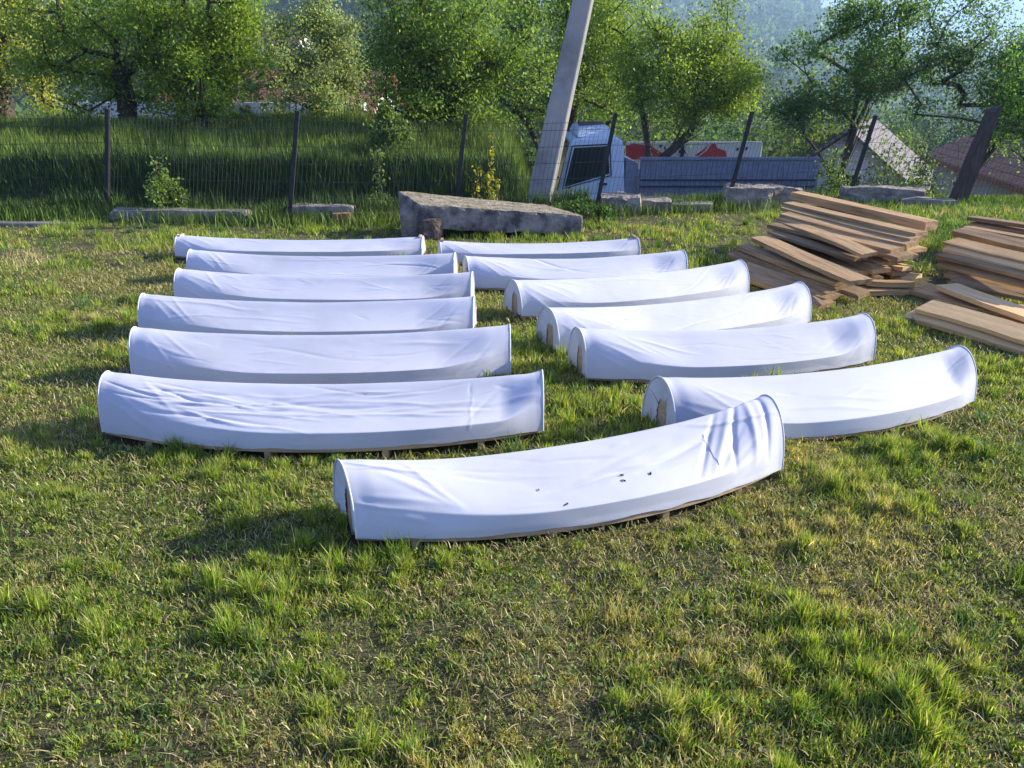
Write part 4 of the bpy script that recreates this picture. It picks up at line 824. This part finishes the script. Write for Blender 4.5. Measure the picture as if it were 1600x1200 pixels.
# longer tufts, one clump at a time
tc_ = []
nT = 520; tx_, ty_ = scatter(nT, 1.3, 9.5); 
for i in range(nT):
    if blocked(tx_[i:i+1], ty_[i:i+1])[0] or ty_[i] > fence_y(tx_[i])-.1: continue
    k_ = rng.integers(25, 75); rr_ = rng.uniform(.015, .06); x = tx_[i]+rng.normal(0, rr_, k_); y = ty_[i]+rng.normal(0, rr_, k_); ok = ~blocked(x, y); x, y = x[ok], y[ok]; k_ = len(x)
    base_c = [np.array([.12, .20, .03]), np.array([.22, .27, .05]), np.array([.09, .17, .05]), np.array([.34, .30, .10])][rng.choice(4, p=[.4, .3, .2, .1])]
    tc_.append(blades(x, y, rng.uniform(.045, .11)*(.5+.7*rng.random(k_)), .0035+.0005*y, base_c*np.exp(rng.normal(0, .2, k_))[:, None], np.clip(np.abs(rng.normal(.45, .25, k_)), 0, 1)))
parts += tc_
# straw lying flat and dead stalks
n = 38000; x, y = scatter(n, 1.2, 8); ok = ~blocked(x, y) & (y < fence_y(x)); x, y = x[ok], y[ok]; n = len(x); dry = fbm(x*3.1+5, y*3.1+77, 3); kk = rng.random(n) < .25+1.2*(dry > .5); x, y = x[kk], y[kk]; n = len(x)
parts.append(blades(x, y, rng.uniform(.02, .06, n), .002+.0006*y, np.array([.42, .35, .19])*np.exp(rng.normal(0, .3, n))[:, None], rng.uniform(.95, 1.25, n), z=height(x, y)+rng.uniform(.002, .03, n)))
# short clippings and crumbs of hay
n = 420000; x, y = scatter(n, 1.2, 7.); ok = ~blocked(x, y) & (y < fence_y(x)); x, y = x[ok], y[ok]; n = len(x); dry = fbm(x*3.1+5, y*3.1+77, 3); kk = rng.random(n) < .45+1.6*np.clip(dry-.42, 0, 1); x, y, dry = x[kk], y[kk], dry[kk]; n = len(x)
cc0 = np.where((rng.random(n) < .5)[:, None], np.array([.44, .36, .19]), np.array([.24, .24, .07])); cc0 = np.where((rng.random(n) < .3)[:, None], np.array([.14, .20, .04]), cc0)*np.exp(rng.normal(0, .3, n))[:, None]
parts.append(blades(x, y, rng.uniform(.010, .036, n), .0023+.0006*y, cc0, rng.uniform(.5, 1.2, n), z=height(x, y)+rng.uniform(.0, .035, n)))
V, Fs, c = merge(parts); o = link('grass', npmesh('grass', V, Fs, c), M['grass']); tag(o, 'uneven rough mown lawn grass with green tufts and dry straw patches', 'grass', kind='stuff')
# small broad leaves (clover, plantain) among the blades
n = 90000; x, y = scatter(n, 1.2, 7.5); ok = ~blocked(x, y) & (y < fence_y(x)) & (fbm(x*2.3+60, y*2.3+1, 3) > .5); x, y = x[ok], y[ok]; n = len(x)
C = np.stack([x, y, height(x, y)+rng.uniform(.008, .045, n)], 1); V, Fq, cc_ = leafcards(C, .014, leafcol(n, (.12, .20, .04), .25, .06), up=.8, aspect=.8)
o = link('clover', npmesh('clover', V, Fq, cc_), M['grass']); tag(o, 'patches of small clover and weed leaves in the lawn', 'ground cover', kind='stuff')
# tall meadow grass on the bank beyond the fence
parts = []
n = 150000; x = rng.uniform(-15, 1.2, n); y = rng.uniform(9.6, 17.5, n); d = y-fence_y(x); ok = (d > .1) & (rng.random(n) < 1.1-.05*(d)) & (np.abs(x/y) < .8); x, y, d = x[ok], y[ok], d[ok]; n = len(x)
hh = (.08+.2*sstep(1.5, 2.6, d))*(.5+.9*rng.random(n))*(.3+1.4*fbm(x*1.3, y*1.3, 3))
parts.append(blades(x, y, hh, .011, np.where((d > 1.5)[:, None], np.array([.11, .165, .03])*(.6+.9*fbm(x*1.1+9, y*1.1, 3))[:, None], np.array([.055, .105, .03]))*np.exp(rng.normal(0, .25, n))[:, None], np.clip(np.abs(rng.normal(.15, .15, n)), 0, .7)))  # blades on the bank face are darker: its shade put into their colour
n = 60000; x = rng.uniform(.5, 11, n); y = rng.uniform(10, 15, n); d = y-fence_y(x); ok = (d > .05) & (d < 2.2) & (np.abs(x/y) < .85); x, y, d = x[ok], y[ok], d[ok]; n = len(x)
parts.append(blades(x, y, rng.uniform(.06, .2, n)*(1-.6*(x > 4.3)), .010, np.array([.11, .18, .03])*np.exp(rng.normal(0, .25, n))[:, None], np.clip(np.abs(rng.normal(.2, .2, n)), 0, .8)))
n = 90000; x = rng.uniform(-14, 1.0, n); y = fence_y(x)+rng.uniform(.12, 1.75, n); parts.append(blades(x, y, rng.uniform(.10, .36, n)*(.4+1.1*fbm(x*1.5+2, y*3, 3)), .010, np.array([.07, .12, .033])*np.exp(rng.normal(0, .25, n))[:, None], np.clip(np.abs(rng.normal(.2, .2, n)), 0, .8)))  # denser blades for the bank face, colour also darkened to stand for its shade
# fringe of uncut grass at the fence foot and on the right knoll
n = 26000; x = rng.uniform(-9, 9, n); y = fence_y(x)+rng.normal(-.05, .22, n); parts.append(blades(x, y, rng.uniform(.05, .22, n)*(1-.6*(x > 4.3)), .009, np.array([.12, .18, .035])*np.exp(rng.normal(0, .3, n))[:, None], np.clip(np.abs(rng.normal(.3, .2, n)), 0, .9)))
n = 9000; x = rng.uniform(4.4, 8.5, n); y = rng.uniform(7.6, 11.5, n); ok = (y < fence_y(x)) & ~blocked(x, y); x, y = x[ok], y[ok]; n = len(x); parts.append(blades(x, y, rng.uniform(.04, .12, n), .009, np.array([.16, .27, .04])*np.exp(rng.normal(0, .25, n))[:, None], np.clip(np.abs(rng.normal(.3, .2, n)), 0, .9)))
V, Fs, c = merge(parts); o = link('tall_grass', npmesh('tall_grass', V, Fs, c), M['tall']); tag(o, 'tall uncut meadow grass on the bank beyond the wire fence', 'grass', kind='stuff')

# ------------------------------------------------------------------ haze
hz = MB().box((200, 1900, 45), (5400, 4700, 310)).build('haze', None); m = bpy.data.materials.new('air'); m.use_nodes = True; t = m.node_tree; t.nodes.remove(t.nodes['Principled BSDF'])
pv = t.nodes.new('ShaderNodeVolumePrincipled'); pv.inputs['Color'].default_value = (.5, .74, 1, 1); pv.inputs['Density'].default_value = .00055; pv.inputs['Anisotropy'].default_value = .2
t.links.new(pv.outputs[0], t.nodes['Material Output'].inputs['Volume']); hz.data.materials.clear(); hz.data.materials.append(m); tag(hz, 'thin blue haze in the valley air', 'haze', kind='stuff')
